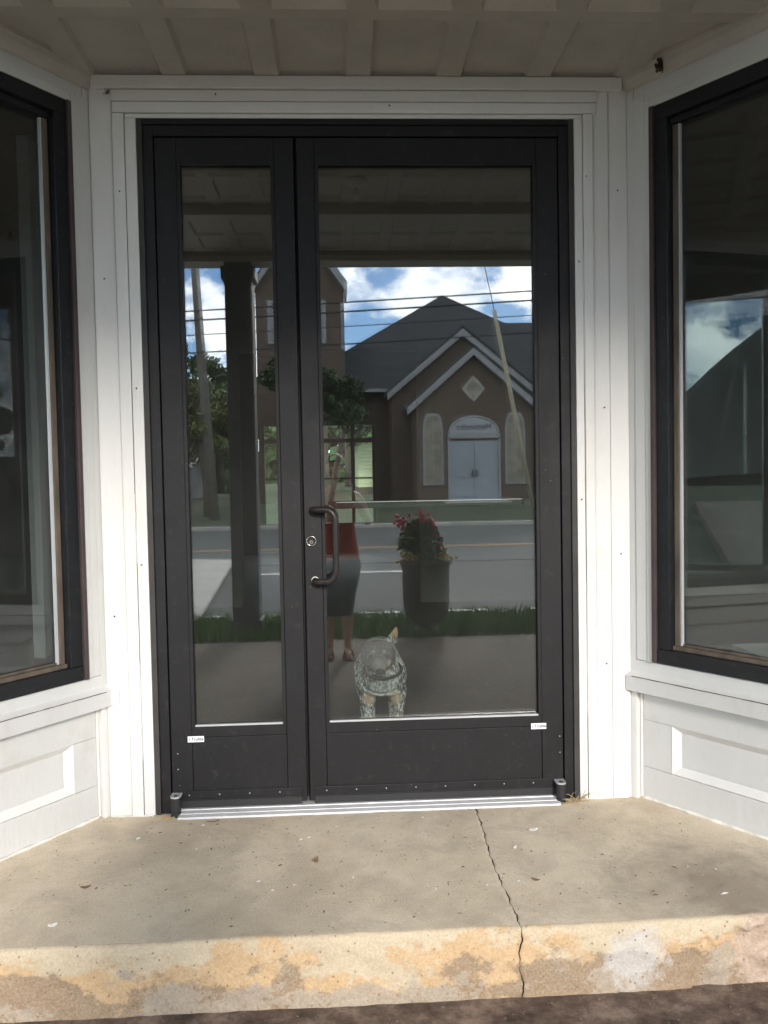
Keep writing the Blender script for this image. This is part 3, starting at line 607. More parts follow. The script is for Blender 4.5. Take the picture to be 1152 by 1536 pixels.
# ================================================================= SIDE WALLS
A34 = rad(34)
def side(sgn):
    # local x runs outwards along the wall, local y*k faces into the recess
    k = 1 if sgn < 0 else -1
    loc = (-0.845, 0.0, 0) if sgn < 0 else (1.045, 0.0, 0)
    rz = rad(-124) if sgn < 0 else rad(-56)
    tone = 'grey'  # white boards in a duller tone: shade of the angled walls is painted in
    wl = empty('panelled_wall', loc, rz, label=('angled white panelled wall left of the doors below its window' if sgn < 0 else 'angled white panelled wall right of the doors below its window'), cat='wall')
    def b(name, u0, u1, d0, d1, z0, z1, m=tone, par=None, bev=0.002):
        return MB().box(u0, u1, k*d0, k*d1, z0, z1).build(name, m, par or wl, bev=bev)
    LEN = 1.03
    w0 = 0.093 if sgn < 0 else 0.108          # window outer edge
    zt, zb = (2.478, 0.512) if sgn < 0 else (2.458, 0.516)
    # boards beside and above the window
    b('casing_board', 0.002, 0.034, -0.03, 0.003, 0.455, 2.56); b('casing_board', 0.036, w0-0.026, -0.03, 0.007, 0.515, 2.515); b('casing_board', w0-0.024, w0-0.001, -0.03, 0.011, 0.515, zt+0.03)
    b('casing_board', w0-0.001, LEN, -0.03, 0.011, zt+0.001, zt+0.031); b('frieze_board', 0.036, LEN, -0.03, 0.004, zt+0.033, 2.56)
    b('casing_board', LEN-0.07, LEN, -0.03, 0.009, 0.515, zt)
    # crown moulding, a cove profile
    z0 = 2.548
    pr = [(-0.02, z0), (0.008, z0), (0.010, z0+0.006), (0.016, z0+0.010), (0.026, z0+0.018), (0.033, z0+0.030), (0.036, z0+0.044), (0.042, z0+0.048), (0.044, z0+0.060), (-0.02, z0+0.060)]
    cm_ = MB(); cm_.prism([(k*d, z) for d, z in pr], -0.012, LEN+0.03, 'x'); cm_.build('crown_moulding', 'ceiling', wl)
    # ledge: sloped sill
    lp = [(-0.03, 0.40), (0.026, 0.400), (0.027, 0.455), (0.004, 0.470), (0.002, 0.513), (-0.03, 0.513)]
    MB().prism([(k*d, z) for d, z in lp], 0.0, LEN+0.02, 'x').build('window_ledge', tone, wl, bev=0.0025)
    bead([(0.03, k*0.0285, 0.456), (LEN, k*0.0285, 0.456)], 0.0018, wl, 'stop', 'seam')
    # base
    off = -0.022
    b('corner_post', 0.0, 0.030, -0.06, 0.0, -0.01, 0.399, 'white')
    b('cove_strip', 0.031, 0.040, -0.06, off+0.006, 0.0, 0.399, 'white', bev=0.004)
    e = LEN-0.09
    i0 = 0.138 if sgn < 0 else 0.160
    b('top_rail', 0.041, LEN, -0.06, off, 0.292, 0.399); b('bottom_rail', 0.041, LEN, -0.06, off, 0.0, 0.118)
    b('stile', 0.041, i0, -0.06, off-0.0008, 0.119, 0.291); b('stile', e, LEN, -0.06, off-0.0008, 0.119, 0.291)
    b('inset_panel', i0, e, -0.07, off-0.026, 0.118, 0.292, bev=0)
    # bevelled moulding inside the inset
    bw = 0.024
    f = MB(); A, B = off-0.002, off-0.025
    for (P, Q) in ((((i0, 0.119), (e, 0.119)), ((i0+bw, 0.119+bw), (e-bw, 0.119+bw))), (((e, 0.119), (e, 0.291)), ((e-bw, 0.119+bw), (e-bw, 0.291-bw))),
                   (((e, 0.291), (i0, 0.291)), ((e-bw, 0.291-bw), (i0+bw, 0.291-bw))), (((i0, 0.291), (i0, 0.119)), ((i0+bw, 0.291-bw), (i0+bw, 0.119+bw)))):
        f.add([(P[0][0], k*A, P[0][1]), (P[1][0], k*A, P[1][1]), (Q[1][0], k*B, Q[1][1]), (Q[0][0], k*B, Q[0][1])], [(0, 1, 2, 3)])
    mo = f.build('panel_moulding', 'white', wl)
    sm = mo.modifiers.new('thick', 'SOLIDIFY'); sm.thickness = 0.004
    # lumpy caulk where the wall meets the slab
    bead([(0.03, k*(off+0.002), 0.004), (LEN, k*(off+0.002), 0.004)], 0.0075, wl, 'caulk', 'caulk_bead')
    bead([(0.003, k*0.002, 0.46), (0.003, k*0.002, 2.54)], 0.0016, wl, 'white', 'caulk_bead')
    b('wall_core', 0.0, LEN, -0.085, -0.071, -0.02, 0.51, 'intwall', bev=0); b('wall_core', 0.0, w0+0.02, -0.085, -0.031, 0.511, 2.9, 'intwall', bev=0)
    b('wall_core', w0+0.021, LEN, -0.085, -0.031, zt+0.001, 2.9, 'intwall', bev=0)
    # window
    wn = empty('display_window', loc, rz, label=('tall black framed display window in the left angled wall' if sgn < 0 else 'tall black framed display window in the right angled wall'), cat='window')
    def w(name, u0, u1, d0, d1, z0, z1, m='blackpaint', bev=0.0015): return MB().box(u0, u1, k*d0, k*d1, z0, z1).build(name, m, wn, bev=bev)
    u1 = LEN-0.071
    w('flange', w0, w0+0.017, -0.02, 0.020, zb+0.002, zt, 'rust', 0.003); w('flange', u1-0.017, u1, -0.02, 0.020, zb+0.002, zt, 'rust', 0.003)
    w('frame_side', w0+0.018, w0+0.066, -0.05, 0.008, zb+0.052, zt-0.052); w('frame_side', u1-0.066, u1-0.018, -0.05, 0.008, zb+0.052, zt-0.052)
    w('frame_top', w0+0.018, u1-0.018, -0.05, 0.009, zt-0.051, zt); w('frame_bottom', w0+0.018, u1-0.018, -0.05, 0.012, zb+0.002, zb+0.051)
    w('glazing_stop', w0+0.067, w0+0.087, -0.05, -0.022, zb+0.056, zt-0.075, 'stop'); w('glazing_stop', u1-0.087, u1-0.067, -0.05, -0.012, zb+0.056, zt-0.075, 'stop')
    w('glazing_stop', w0+0.067, u1-0.067, -0.05, -0.010, zb+0.052, zb+0.066, 'stop'); w('glazing_stop', w0+0.067, u1-0.067, -0.05, -0.012, zt-0.074, zt-0.053, 'blackpaint')
    a, c, d, e2 = w0+0.088, u1-0.088, zb+0.067, zt-0.075
    w('spacer_bar', a, a+0.006, -0.038, -0.026, d, e2, 'spacer', 0); w('spacer_bar', c-0.006, c, -0.038, -0.026, d, e2, 'spacer', 0)
    w('spacer_bar', a+0.007, c-0.007, -0.038, -0.030, d, d+0.006, 'stop', 0)
    w('glass_pane', a, c, -0.044, -0.039, d, e2, 'glass_t', 0)
side(-1); side(1)

# ================================================================= CEILING
def tile_mesh(wx=0.3175, wy=0.45):
    r = 0.040; bx_ = 0.012; ry = 0.028; by = 0.034; hgt = 0.017
    xs = [0, r, r+bx_, wx-r-bx_, wx-r, wx]; ys = [0, ry, ry+by, wy-ry-by, wy-ry, wy]
    vs = [(x, y, hgt if 2 <= i <= 3 and 2 <= j <= 3 else 0) for j, y in enumerate(ys) for i, x in enumerate(xs)]
    fs = [(j*6+i, (j+1)*6+i, (j+1)*6+i+1, j*6+i+1) for j in range(5) for i in range(5)]
    # thickness: a lid above
    n = len(vs); vs += [(0, 0, 0.04), (wx, 0, 0.04), (wx, wy, 0.04), (0, wy, 0.04)]
    fs += [(n, n+1, n+2, n+3), (0, 5, n+1, n), (5, 35, n+2, n+1), (35, 30, n+3, n+2), (30, 0, n, n+3)]
    me = bpy.data.meshes.new('ceiling_panel'); me.from_pydata(vs, [], fs); me.materials.append(M['ceiling'])
    bm = bmesh.new(); bm.from_mesh(me); bmesh.ops.recalc_face_normals(bm, faces=bm.faces); bm.to_mesh(me); bm.free(); return me
tile = tile_mesh()
cl = empty('pressed_tin_ceiling', (0, 0, 2.592), label='grey cream pressed metal ceiling over the door recess', cat='ceiling')
for j in range(2):
    for i in range(-5, 5):
        o = bpy.data.objects.new('ceiling_panel', tile); COL.objects.link(o); o.parent = cl
        o.location = (0.088+0.3175*i, -0.42-0.45*j, 0)
for i in range(-5, 5):
    o = bpy.data.objects.new('ceiling_panel', tile); COL.objects.link(o); o.parent = cl; o.location = (0.088+0.3175*i, 0.03-0.0001, 0) if False else (0.088+0.3175*i, -0.4199+0.45, 0)
    COL.objects.unlink(o); bpy.data.objects.remove(o)
# shop body above the recess and the porch canopy
shop = empty('shop_building', (0, 0, 0), label='one storey shop building with white front, dark interior', cat='building')
def sb(name, x0, x1, y0, y1, z0, z1, m, bev=0): return MB().box(x0, x1, y0, y1, z0, z1).build(name, m, shop, bev=bev)
sb('upper_front_wall', -2.6, 6.2, -0.869, -0.60, 2.634, 4.6, 'grey'); sb('recess_roof', -2.6, 6.2, -0.599, 0.25, 2.66, 3.2, 'intdark')
for s_, (xa, xb) in ((-1, (-2.45, -1.44)), (1, (1.64, 5.4))):
    sb('front_base', xa, xb, -0.87, -0.72, -0.2, 0.5, 'grey', 0.004)
    sb('front_head', xa, xb, -0.87, -0.72, 2.48, 2.632, 'grey')
    for x in ((xa, xb-0.10) if s_ < 0 else (xa, xb-0.1)): sb('front_mullion', x, x+0.10, -0.87, -0.74, 0.501, 2.479, 'blackpaint')
    sb('front_mullion', (xa+xb)/2, (xa+xb)/2+0.07, -0.87, -0.74, 0.501, 2.479, 'blackpaint') if s_ > 0 else None
    sb('front_glass', xa+0.101, xb-0.101, -0.80, -0.795, 0.501, 2.479, 'glass_t')
    sb('display_platform', xa, xb-0.02 if s_ < 0 else xb, -0.71, 0.45, -0.2, 0.46, 'platform')
sb('side_wall', 5.41, 5.56, -0.87, 11.1, -0.3, 3.6, 'intwall')
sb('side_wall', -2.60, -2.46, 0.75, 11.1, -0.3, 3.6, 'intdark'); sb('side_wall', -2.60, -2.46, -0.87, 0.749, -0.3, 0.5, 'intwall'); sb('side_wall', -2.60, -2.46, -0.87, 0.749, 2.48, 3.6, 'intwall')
sb('side_mullion', -2.60, -2.46, -0.87, -0.72, 0.501, 2.479, 'blackpaint'); sb('side_glass', -2.53, -2.525, -0.719, 0.749, 0.501, 2.479, 'glass_t')
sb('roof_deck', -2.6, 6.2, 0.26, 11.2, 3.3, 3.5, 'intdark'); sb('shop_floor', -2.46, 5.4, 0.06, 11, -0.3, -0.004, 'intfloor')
for (a, c, z) in ((-2.45, -0.95, 0), (0.74, 5.4, 0)): sb('dividing_wall', a, c, 5.0, 5.15, z, 3.29, 'intwall')
sb('dividing_wall', -0.95, 0.74, 5.0, 5.15, 2.41, 3.29, 'intwall')
sb('partition_lining', -1.75, -1.68, 5.16, 10.9, 0, 3.29, 'intdark'); sb('partition_lining', 1.42, 1.49, 5.16, 10.9, 0, 3.29, 'intdark')
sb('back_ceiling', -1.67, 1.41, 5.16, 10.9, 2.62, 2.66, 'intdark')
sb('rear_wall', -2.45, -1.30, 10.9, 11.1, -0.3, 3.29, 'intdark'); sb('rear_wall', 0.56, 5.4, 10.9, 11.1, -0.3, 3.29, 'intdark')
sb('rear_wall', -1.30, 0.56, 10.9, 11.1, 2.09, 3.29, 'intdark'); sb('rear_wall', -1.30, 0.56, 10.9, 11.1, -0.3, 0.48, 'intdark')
rw = sb('rear_window', -1.30, 0.56, 10.95, 11.0, 1.80, 1.87, 'blackpaint')
for x in (-1.30, -0.86, 0.17, 0.52): sb('rear_mullion', x, x+0.055, 10.93, 11.02, 0.481, 2.089, 'blackpaint')
sb('rear_mullion', -1.24, 0.52, 10.94, 11.01, 1.20, 1.225, 'blackpaint')
sb('rear_glass', -1.29, 0.55, 10.975, 10.98, 0.485, 2.085, 'glass_in')
# curtains seen at the left window, post and boards at the right
def curtain(x0, x1, y, z0, z1, label):
    c = MB(); n = 60; vs = []
    for i in range(n+1):
        t = i/n; x = x0+(x1-x0)*t; yy = y+0.03*math.sin(t*38)+0.012*math.sin(t*90)
        vs += [(x, yy, z0), (x, yy, z1)]
    c.add(vs, [(2*i, 2*i+2, 2*i+3, 2*i+1) for i in range(n)]); o = c.build('curtain', 'curtain', None, smooth=True)
    o.modifiers.new('thick', 'SOLIDIFY').thickness = 0.003; tag(o, label, 'curtain'); return o
curtain(-2.40, -1.70, 0.80, 0.465, 2.45, 'pale grey green curtain hanging behind the left display window')
for x, w_ in ((-1.55, 0.07), (-1.30, 0.05)):
    tag(MB().box(x, x+w_, 0.55, 0.64, 0.462, 2.62).build('display_stud', 'intdark', bev=0.004), ('wider dark upright post behind the left window beside the curtain' if x < -1.5 else 'slimmer dark upright post behind the left window, nearer the doors'), 'post')
tag(MB().box(2.1, 3.6, 0.60, 0.66, 0.462, 2.3).build('display_board', 'intdark', bev=0.004), 'large dull upright board standing inside the right display window', 'board')

can = empty('porch_canopy', (0, 0, 3.2), label='wide porch roof over the sidewalk with pressed metal underside', cat='porch roof')
for j in range(8):
    for i in range(-17, 15):
        o = bpy.data.objects.new('ceiling_panel', tile); COL.objects.link(o); o.parent = can; o.location = (0.088+0.3175*i, -1.32-0.45*j, 0)
def cb(name, x0, x1, y0, y1, z0, z1, m): return MB().box(x0, x1, y0, y1, z0-3.2, z1-3.2).build(name, m, can, bev=0.004)
cb('fascia_beam', -5.6, 8, -4.74, -4.50, 3.12, 3.5, 'ceiling'); cb('canopy_deck', -5.6, 8, -4.8, -0.87, 3.26, 3.36, 'roof'); cb('cross_beam', -5.6, 8, -3.36, -3.22, 3.13, 3.24, 'ceiling')
p0 = None
for x, lab in ((-0.87, 'square porch post reflected left of the door handle'), (-5.2, 'square porch post farthest along the left end of the canopy'), (3.75, 'square porch post beyond the planter at the right')):
    if p0 is None:
        p0 = empty('porch_post', (x, -4.62, -0.19), label=lab, cat='post', group='posts holding up the porch canopy')
        MB().box(-0.12, 0.12, -0.12, 0.12, 0.0, 3.31).build('shaft', 'postp', p0, bev=0.006)
        MB().box(-0.14, 0.14, -0.14, 0.14, 0.0, 0.14).build('plinth', 'postp', p0, bev=0.006); MB().box(-0.15, 0.15, -0.13, 0.13, 3.16, 3.27).build('capital', 'postp', p0, bev=0.006)
    else:
        q = copy_tree(p0); q.location.x = x; q['label'] = lab
lt = empty('porch_light', (0.14, -2.7, 3.2), label='bare bulb in a porcelain holder under the porch ceiling', cat='light')
MB().lathe([(0, 0), (0.075, 0.0), (0.078, -0.012), (0.05, -0.03), (0.028, -0.05), (0, -0.05)], 0, 0, 24).build('lamp_holder', 'ceramic', lt, smooth=True)
MB().lathe([(0.014, -0.05), (0.014, -0.062), (0.028, -0.085), (0.031, -0.105), (0.024, -0.125), (0.0, -0.137)], 0, 0, 20).build('bulb', 'bulb', lt, smooth=True)

# ================================================================= SMALL THINGS AT THE ENTRANCE
A = A34
def side_pt(sgn, u, d, z):
    if sgn < 0: return (-0.845-math.sin(A)*u+math.cos(A)*d, -math.cos(A)*u-math.sin(A)*d, z)
    return (1.045+math.sin(A)*u-math.cos(A)*d, -math.cos(A)*u-math.sin(A)*d, z)
c0 = side_pt(1, 0.17, 0.045, 2.575)
nb = MB()
for i in range(16): nb.ball((c0[0]+rnd.gauss(0, 0.005), c0[1]+rnd.gauss(0, 0.004), c0[2]+rnd.uniform(-0.024, 0.020)), (0.0055, 0.005, 0.006), 7, 5)
nb.tube([(c0[0]+0.010, c0[1], c0[2]+0.012), (c0[0]+0.012, c0[1]-0.002, c0[2]-0.02), (c0[0]+0.011, c0[1]-0.003, c0[2]-0.034)], [0.004, 0.003, 0.001], 6)
tag(nb.build('wasp_nest', 'nest', smooth=True), 'small dark wasp nest stuck on the right crown moulding', 'nest')
wb = MB()
for i in range(7):
    a = rnd.uniform(0, 6.28); wb.tube([(-0.777, -0.034, 2.530), (-0.777+0.014*math.cos(a), -0.036, 2.530+0.016*math.sin(a))], [0.002, 0.0006], 5)
wb.ball((-0.777, -0.033, 2.530), (0.004, 0.003, 0.005), 7, 5)
tag(wb.build('spider', 'nest'), 'tiny dark spider clump at the left end of the header boards', 'spider')
# straw tuft by the right pivot
sw = MB()
for i in range(26):
    x = rnd.uniform(0.79, 0.86); y = rnd.uniform(-0.06, -0.02); a = rnd.uniform(-0.5, 3.6); l = rnd.uniform(0.02, 0.075)
    p1 = (x+0.5*l*math.cos(a), y-0.01, 0.004+abs(math.sin(a))*0.6*l); p2 = (x+l*math.cos(a)*0.9, y-0.015+rnd.gauss(0, 0.008), 0.004+abs(math.sin(a))*l*0.8)
    sw.tube([(x, y, 0.003), p1, p2], [0.0014, 0.0011, 0.0005], 4)
tag(sw.build('dry_grass_tuft', 'straw'), 'dry straw tuft caught beside the right door pivot', 'dry grass')
def flake(name, x, y, l, w_, rot, m, lab, cat, curl=0.006, z=0.0025):
    n = 7; vs = []
    for i in range(n):
        t = i/(n-1); ww = w_*math.sin(math.pi*min(0.97, max(0.03, t)))*(0.8+0.3*rnd.random())
        cx = (t-0.5)*l; zz = curl*(4*(t-0.5)**2)+rnd.uniform(0, 0.001)
        for s_ in (-1, 1):
            px, py = cx, s_*ww*0.5; vs.append((x+px*math.cos(rot)-py*math.sin(rot), y+px*math.sin(rot)+py*math.cos(rot), z+zz+(0.002 if s_ > 0 else 0)))
    o = MB().add(vs, [(2*i, 2*i+2, 2*i+3, 2*i+1) for i in range(n-1)]).build(name, m); o.modifiers.new('thick', 'SOLIDIFY').thickness = 0.0012
    tag(o, lab, cat); return o
flake('fallen_leaf', -0.105, -0.44, 0.028, 0.018, 0.9, 'drybrown', 'crumpled brown leaf scrap in the middle of the step', 'leaf', 0.010)
flake('fallen_leaf', -0.640, -0.055, 0.060, 0.012, -0.25, 'tanleaf', 'yellowish curled leaf lying before the left door leaf', 'leaf', 0.006)
flake('fallen_leaf', -0.775, -0.55, 0.030, 0.012, 0.3, 'drybrown', 'brown leaf fragment near the left wall base', 'leaf', 0.004)
flake('fallen_leaf', 0.545, -0.62, 0.026, 0.010, -0.6, 'drybrown', 'reddish brown leaf fragment right of the crack', 'leaf', 0.003)
flake('twig', -0.47, -0.10, 0.045, 0.004, 0.1, 'drybrown', 'thin dark twig in front of the left door leaf', 'twig', 0.002)
flake('paint_flake', 0.62, -0.27, 0.030, 0.016, 0.2, 'chip', 'white paint flake right of the crack, nearer the door', 'paint flake', 0.002)
flake('paint_flake', 0.53, -0.40, 0.018, 0.010, 0.8, 'chip', 'smaller white paint flake right beside the crack', 'paint flake', 0.002)
flake('paint_flake', -0.80, -0.76, 0.024, 0.014, 0.4, 'chip', 'white paint flake at the front left of the step', 'paint flake', 0.002)
flake('paint_flake', -0.70, -0.22, 0.014, 0.009, 0.4, 'chip', 'tiny white paint flake near the left corner casing', 'paint flake', 0.002)
db = MB()
for i in range(230):
    x = rnd.uniform(-0.95, 1.15); y = rnd.uniform(-0.84, -0.03)
    if x < -0.80-math.tan(A)*(-y) or x > 1.0+math.tan(A)*(-y): continue
    s_ = rnd.uniform(0.0015, 0.005)*(1.5 if rnd.random() < 0.12 else 1); a = rnd.uniform(0, 3.14); l = s_*rnd.uniform(1, 2.2)
    db.add([(x-l*math.cos(a), y-l*math.sin(a), 0.0012), (x+s_*0.5*math.sin(a), y-s_*0.5*math.cos(a), 0.0016), (x+l*math.cos(a), y+l*math.sin(a), 0.0012), (x-s_*0.5*math.sin(a), y+s_*0.5*math.cos(a), 0.0035)],
           [(0, 1, 3), (1, 2, 3), (0, 3, 2)], 0 if rnd.random() < 0.75 else 1)
tag(db.build('debris', ['drybrown', 'chip']), kind='stuff')

# ================================================================= FIGURES
def skin_obj(name, chains, mats, parent=None, sub=2, extra=None):
    """chains: list of (list of points, list of radii (r or (rx, ry)), [index of the joint on an earlier chain])"""
    vs = []; es = []; rs = []; roots = []; start = []
    for ch in chains:
        pts, rr = ch[0], ch[1]; att = ch[2] if len(ch) > 2 else None
        start.append(len(vs)); prev = None
        if att is not None: prev = start[att[0]]+att[1]
        else: roots.append(len(vs))
        for p, r in zip(pts, rr):
            vs.append(tuple(p)); rs.append(r if isinstance(r, tuple) else (r, r))
            if prev is not None: es.append((prev, len(vs)-1))
            prev = len(vs)-1
    me = bpy.data.meshes.new(name); me.from_pydata(vs, es, []); o = bpy.data.objects.new(name, me); COL.objects.link(o)
    o.modifiers.new('skin', 'SKIN'); o.modifiers.new('sub', 'SUBSURF').levels = sub; o.modifiers['sub'].render_levels = sub
    for i, r in enumerate(rs): me.skin_vertices[0].data[i].radius = r
    for i in roots: me.skin_vertices[0].data[i].use_root = True
    dg = bpy.context.evaluated_depsgraph_get(); dg.update()
    m2 = bpy.data.meshes.new_from_object(o.evaluated_get(dg)); bpy.data.objects.remove(o)
    m2.materials.clear()
    for m in mats: m2.materials.append(M[m])
    for p in m2.polygons: p.use_smooth = True; p.material_index = 0
    if extra:
        bm = bmesh.new(); bm.from_mesh(m2); tmp = bpy.data.meshes.new('tmp')
        tmp.from_pydata(extra.v, [], extra.f)
        for p, i in zip(tmp.polygons, extra.mi): p.use_smooth = True; p.material_index = i
        bm.from_mesh(tmp); bmesh.ops.recalc_face_normals(bm, faces=bm.faces); bm.to_mesh(m2); bm.free(); bpy.data.meshes.remove(tmp)
    m2.name = name
    ob = bpy.data.objects.new(name, m2); COL.objects.link(ob); ob.parent = parent
    return ob
V = Vector
# --- person, standing on the pavement facing the door (+y), holding the phone up with both hands
G = -0.176
per = empty('person', (-0.045, -3.42, G), label='person in a rust red sleeveless top and black shorts photographing with a phone', cat='person')
def headmesh(c, h=0.215):
    m = MB(); seg, ring = 28, 20
    for i in range(ring+1):
        a = math.pi*i/ring
        for k in range(seg):
            t = 2*math.pi*k/seg; sx, sy, sz = math.sin(a)*math.cos(t), math.sin(a)*math.sin(t), math.cos(a)
            x, y, z = sx*0.073, sy*0.092, sz*h/2
            if sz < 0: x *= 1-0.28*(-sz)**1.3; y *= 1-0.12*(-sz)
            if sy > 0.2:
                f = (sy-0.2)/0.8
                y += 0.024*f*math.exp(-(sx/0.16)**2-((sz+0.22)/0.16)**2)     # nose
                y -= 0.010*f*math.exp(-((abs(sx)-0.42)/0.20)**2-((sz-0.02)/0.12)**2)   # eye sockets
                y += 0.006*f*math.exp(-(sx/0.3)**2-((sz+0.55)/0.10)**2)      # lips
                y += 0.007*f*math.exp(-(sx/0.3)**2-((sz+0.86)/0.12)**2)      # chin
            m.v.append((c[0]+x, c[1]+y, c[2]+z))
    m.f = [(i*seg+k, (i+1)*seg+k, (i+1)*seg+(k+1) % seg, i*seg+(k+1) % seg) for i in range(ring) for k in range(seg)]; m.mi = [0]*len(m.f)
    for s_ in (-1, 1): m.ball((c[0]+s_*0.076, c[1]-0.005, c[2]-0.012), (0.009, 0.018, 0.030), 8, 7)
    return m
HC = (0.0, 0.015, 1.445)
ph = V((0.045, 0.365, 1.351))        # centre of the phone in the person's own frame
body = [
 ([(0, 0, 0.80), (0, 0.0, 0.90), (0, 0.01, 1.02), (0, 0.0, 1.13), (0, -0.005, 1.235), (0, 0.0, 1.29), (0, 0.012, 1.36)],
  [(0.145, 0.105), (0.135, 0.098), (0.115, 0.085), (0.130, 0.092), (0.125, 0.080), (0.055, 0.050), (0.045, 0.045)]),
]
for s_ in (-1, 1):
    body.append(([(s_*0.080, 0.0, 0.74), (s_*0.080, 0.01, 0.58), (s_*0.072, 0.005, 0.43), (s_*0.070, -0.012, 0.29), (s_*0.070, -0.012, 0.10), (s_*0.070, -0.010, 0.055), (s_*0.074, 0.05, 0.036), (s_*0.078, 0.115, 0.026), (s_*0.080, 0.150, 0.022)],
      [0.088, 0.072, 0.050, 0.050, 0.030, (0.032, 0.034), (0.033, 0.026), (0.036, 0.017), (0.026, 0.013)], (0, 0)))
    hand = V((ph.x+s_*0.052, ph.y-0.012, ph.z-0.035))
    el = V((s_*0.250, 0.085, 1.035)); sh = V((s_*0.165, 0.0, 1.232)); wr = hand+V((s_*0.018, -0.055, -0.045))
    body.append(([sh, sh*0.5+el*0.5, el, el*0.5+wr*0.5, wr, hand+V((s_*0.010, -0.015, -0.010)), hand+V((s_*0.004, 0.004, 0.012))],
      [0.050, 0.044, 0.038, 0.035, 0.024, (0.021, 0.032), (0.016, 0.030)], (0, 4)))
    for fi in range(4):                                             # four fingers curling round the back of the phone, unequal
        b0 = hand+V((s_*0.004, 0.004, 0.030-fi*0.019)); ln = (0.9, 1.0, 0.95, 0.75)[fi]
        body.append(([b0, b0+V((-s_*0.004, 0.022*ln, 0.004)), b0+V((-s_*0.022*ln, 0.028*ln, 0.006)), b0+V((-s_*0.042*ln, 0.026*ln, 0.006))], [0.0095, 0.0085, 0.0078, 0.0065]))
    b0 = hand+V((s_*0.002, -0.012, 0.010)); body.append(([b0, b0+V((-s_*0.018, -0.012, 0.016)), b0+V((-s_*0.036, -0.012, 0.024))], [0.012, 0.010, 0.0085]))
skin_obj('body', body, ['skin'], per, 2, headmesh(HC))
fc = MB()
for s_ in (-1, 1):
    MB().ball((HC[0]+s_*0.030, HC[1]+0.078, HC[2]+0.004), (0.0125, 0.009, 0.0085), 12, 8).build('eye', 'eyew', per, smooth=True)
    MB().ball((HC[0]+s_*0.030, HC[1]+0.0855, HC[2]+0.004), (0.0055, 0.003, 0.0055), 10, 6).build('iris', 'eye', per, smooth=True)
    MB().tube([(HC[0]+s_*0.014, HC[1]+0.091, HC[2]+0.024), (HC[0]+s_*0.030, HC[1]+0.087, HC[2]+0.029), (HC[0]+s_*0.046, HC[1]+0.073, HC[2]+0.024)], 0.0025, 5).build('eyebrow', 'hair', per, smooth=True)
MB().ball((HC[0], HC[1]+0.088, HC[2]-0.058), (0.020, 0.006, 0.006), 12, 6).build('mouth', 'lip', per, smooth=True)
hr = MB(); seg, ring = 26, 16       # shoulder length hair, open at the face
for i in range(ring+1):
    a = math.pi*0.92*i/ring
    for k in range(seg):
        t = 2*math.pi*k/seg; sx, sy, sz = math.sin(a)*math.cos(t), math.sin(a)*math.sin(t), math.cos(a)
        front = max(0, sy)
        w_ = 1.12+0.03*math.sin(t*9)+0.02*math.sin(t*17+i)
        z = HC[2]+sz*0.122+(0 if sz > 0 else 0.045*sz)
        y = HC[1]-0.012+sy*0.100*w_
        if sz < 0.45 and sy > 0.10: y = HC[1]+0.01+min(y-HC[1]-0.01, 0.035)*0.6
        hr.v.append((HC[0]+sx*0.080*w_, y, z))
hr.f = [(i*seg+k, (i+1)*seg+k, (i+1)*seg+(k+1) % seg, i*seg+(k+1) % seg) for i in range(ring) for k in range(seg)]; hr.mi = [0]*len(hr.f)
hr.build('hair', 'hair', per, smooth=True)
def shell(name, rings, m, seg=28, wob=0.0):
    o = MB(); 
    for (x, y, z, rx, ry) in rings:
        for k in range(seg):
            t = 2*math.pi*k/seg; w_ = 1+wob*math.sin(t*7+z*9)+wob*0.6*math.sin(t*13-z*21)
            o.v.append((x+rx*w_*math.cos(t), y+ry*w_*math.sin(t), z))
    n = len(rings); o.f = [(i*seg+k, i*seg+(k+1) % seg, (i+1)*seg+(k+1) % seg, (i+1)*seg+k) for i in range(n-1) for k in range(seg)]; o.mi = [0]*len(o.f)
    q = o.build(name, m, per, smooth=True); q.modifiers.new('thick', 'SOLIDIFY').thickness = 0.004; q.modifiers.new('sub', 'SUBSURF').render_levels = 1; return q
shell('tank_top', [(0, 0.0, 0.72, 0.180, 0.136), (0, 0.0, 0.88, 0.162, 0.122), (0, 0.008, 0.98, 0.142, 0.110), (0, 0.008, 1.06, 0.146, 0.114), (0, 0.006, 1.14, 0.158, 0.124), (0, 0.0, 1.20, 0.152, 0.108), (0, -0.002, 1.245, 0.128, 0.090), (0, 0.0, 1.272, 0.095, 0.072)], 'top', wob=0.012)
shell('shorts', [(0, 0, 0.80, 0.150, 0.118), (0, 0, 0.77, 0.170, 0.128), (0, 0, 0.74, 0.184, 0.138), (0, 0.0, 0.70, 0.192, 0.136), (0, 0.004, 0.58, 0.165, 0.118), (0, 0.004, 0.46, 0.138, 0.100), (0, 0.0, 0.32, 0.118, 0.09)], 'skirt', wob=0.02)
for s_ in (-1, 1):
    sd_ = MB().prism([(s_*0.074-0.036, -0.055), (s_*0.074+0.036, -0.055), (s_*0.080+0.044, 0.05), (s_*0.080+0.045, 0.13), (s_*0.080+0.02, 0.175), (s_*0.080-0.02, 0.175), (s_*0.078-0.042, 0.12), (s_*0.074-0.038, 0.04)], 0.0, 0.012, 'z').build('sandal', 'sandal', per, bev=0.004)
    for yy, zz in ((0.105, 0.046), (0.04, 0.066)):
        MB().tube([(s_*0.077-0.040, yy, 0.010), (s_*0.077-0.030, yy, zz*0.8), (s_*0.077, yy, zz), (s_*0.077+0.030, yy, zz*0.8), (s_*0.077+0.040, yy, 0.010)], 0.0065, 8).build('strap', 'sandal', sd_, smooth=True)
phn = empty('phone', (-0.045+ph.x+0.026, -3.42+ph.y+0.004-0.016, G+ph.z), label='dark phone held up in both hands by the person', cat='phone')
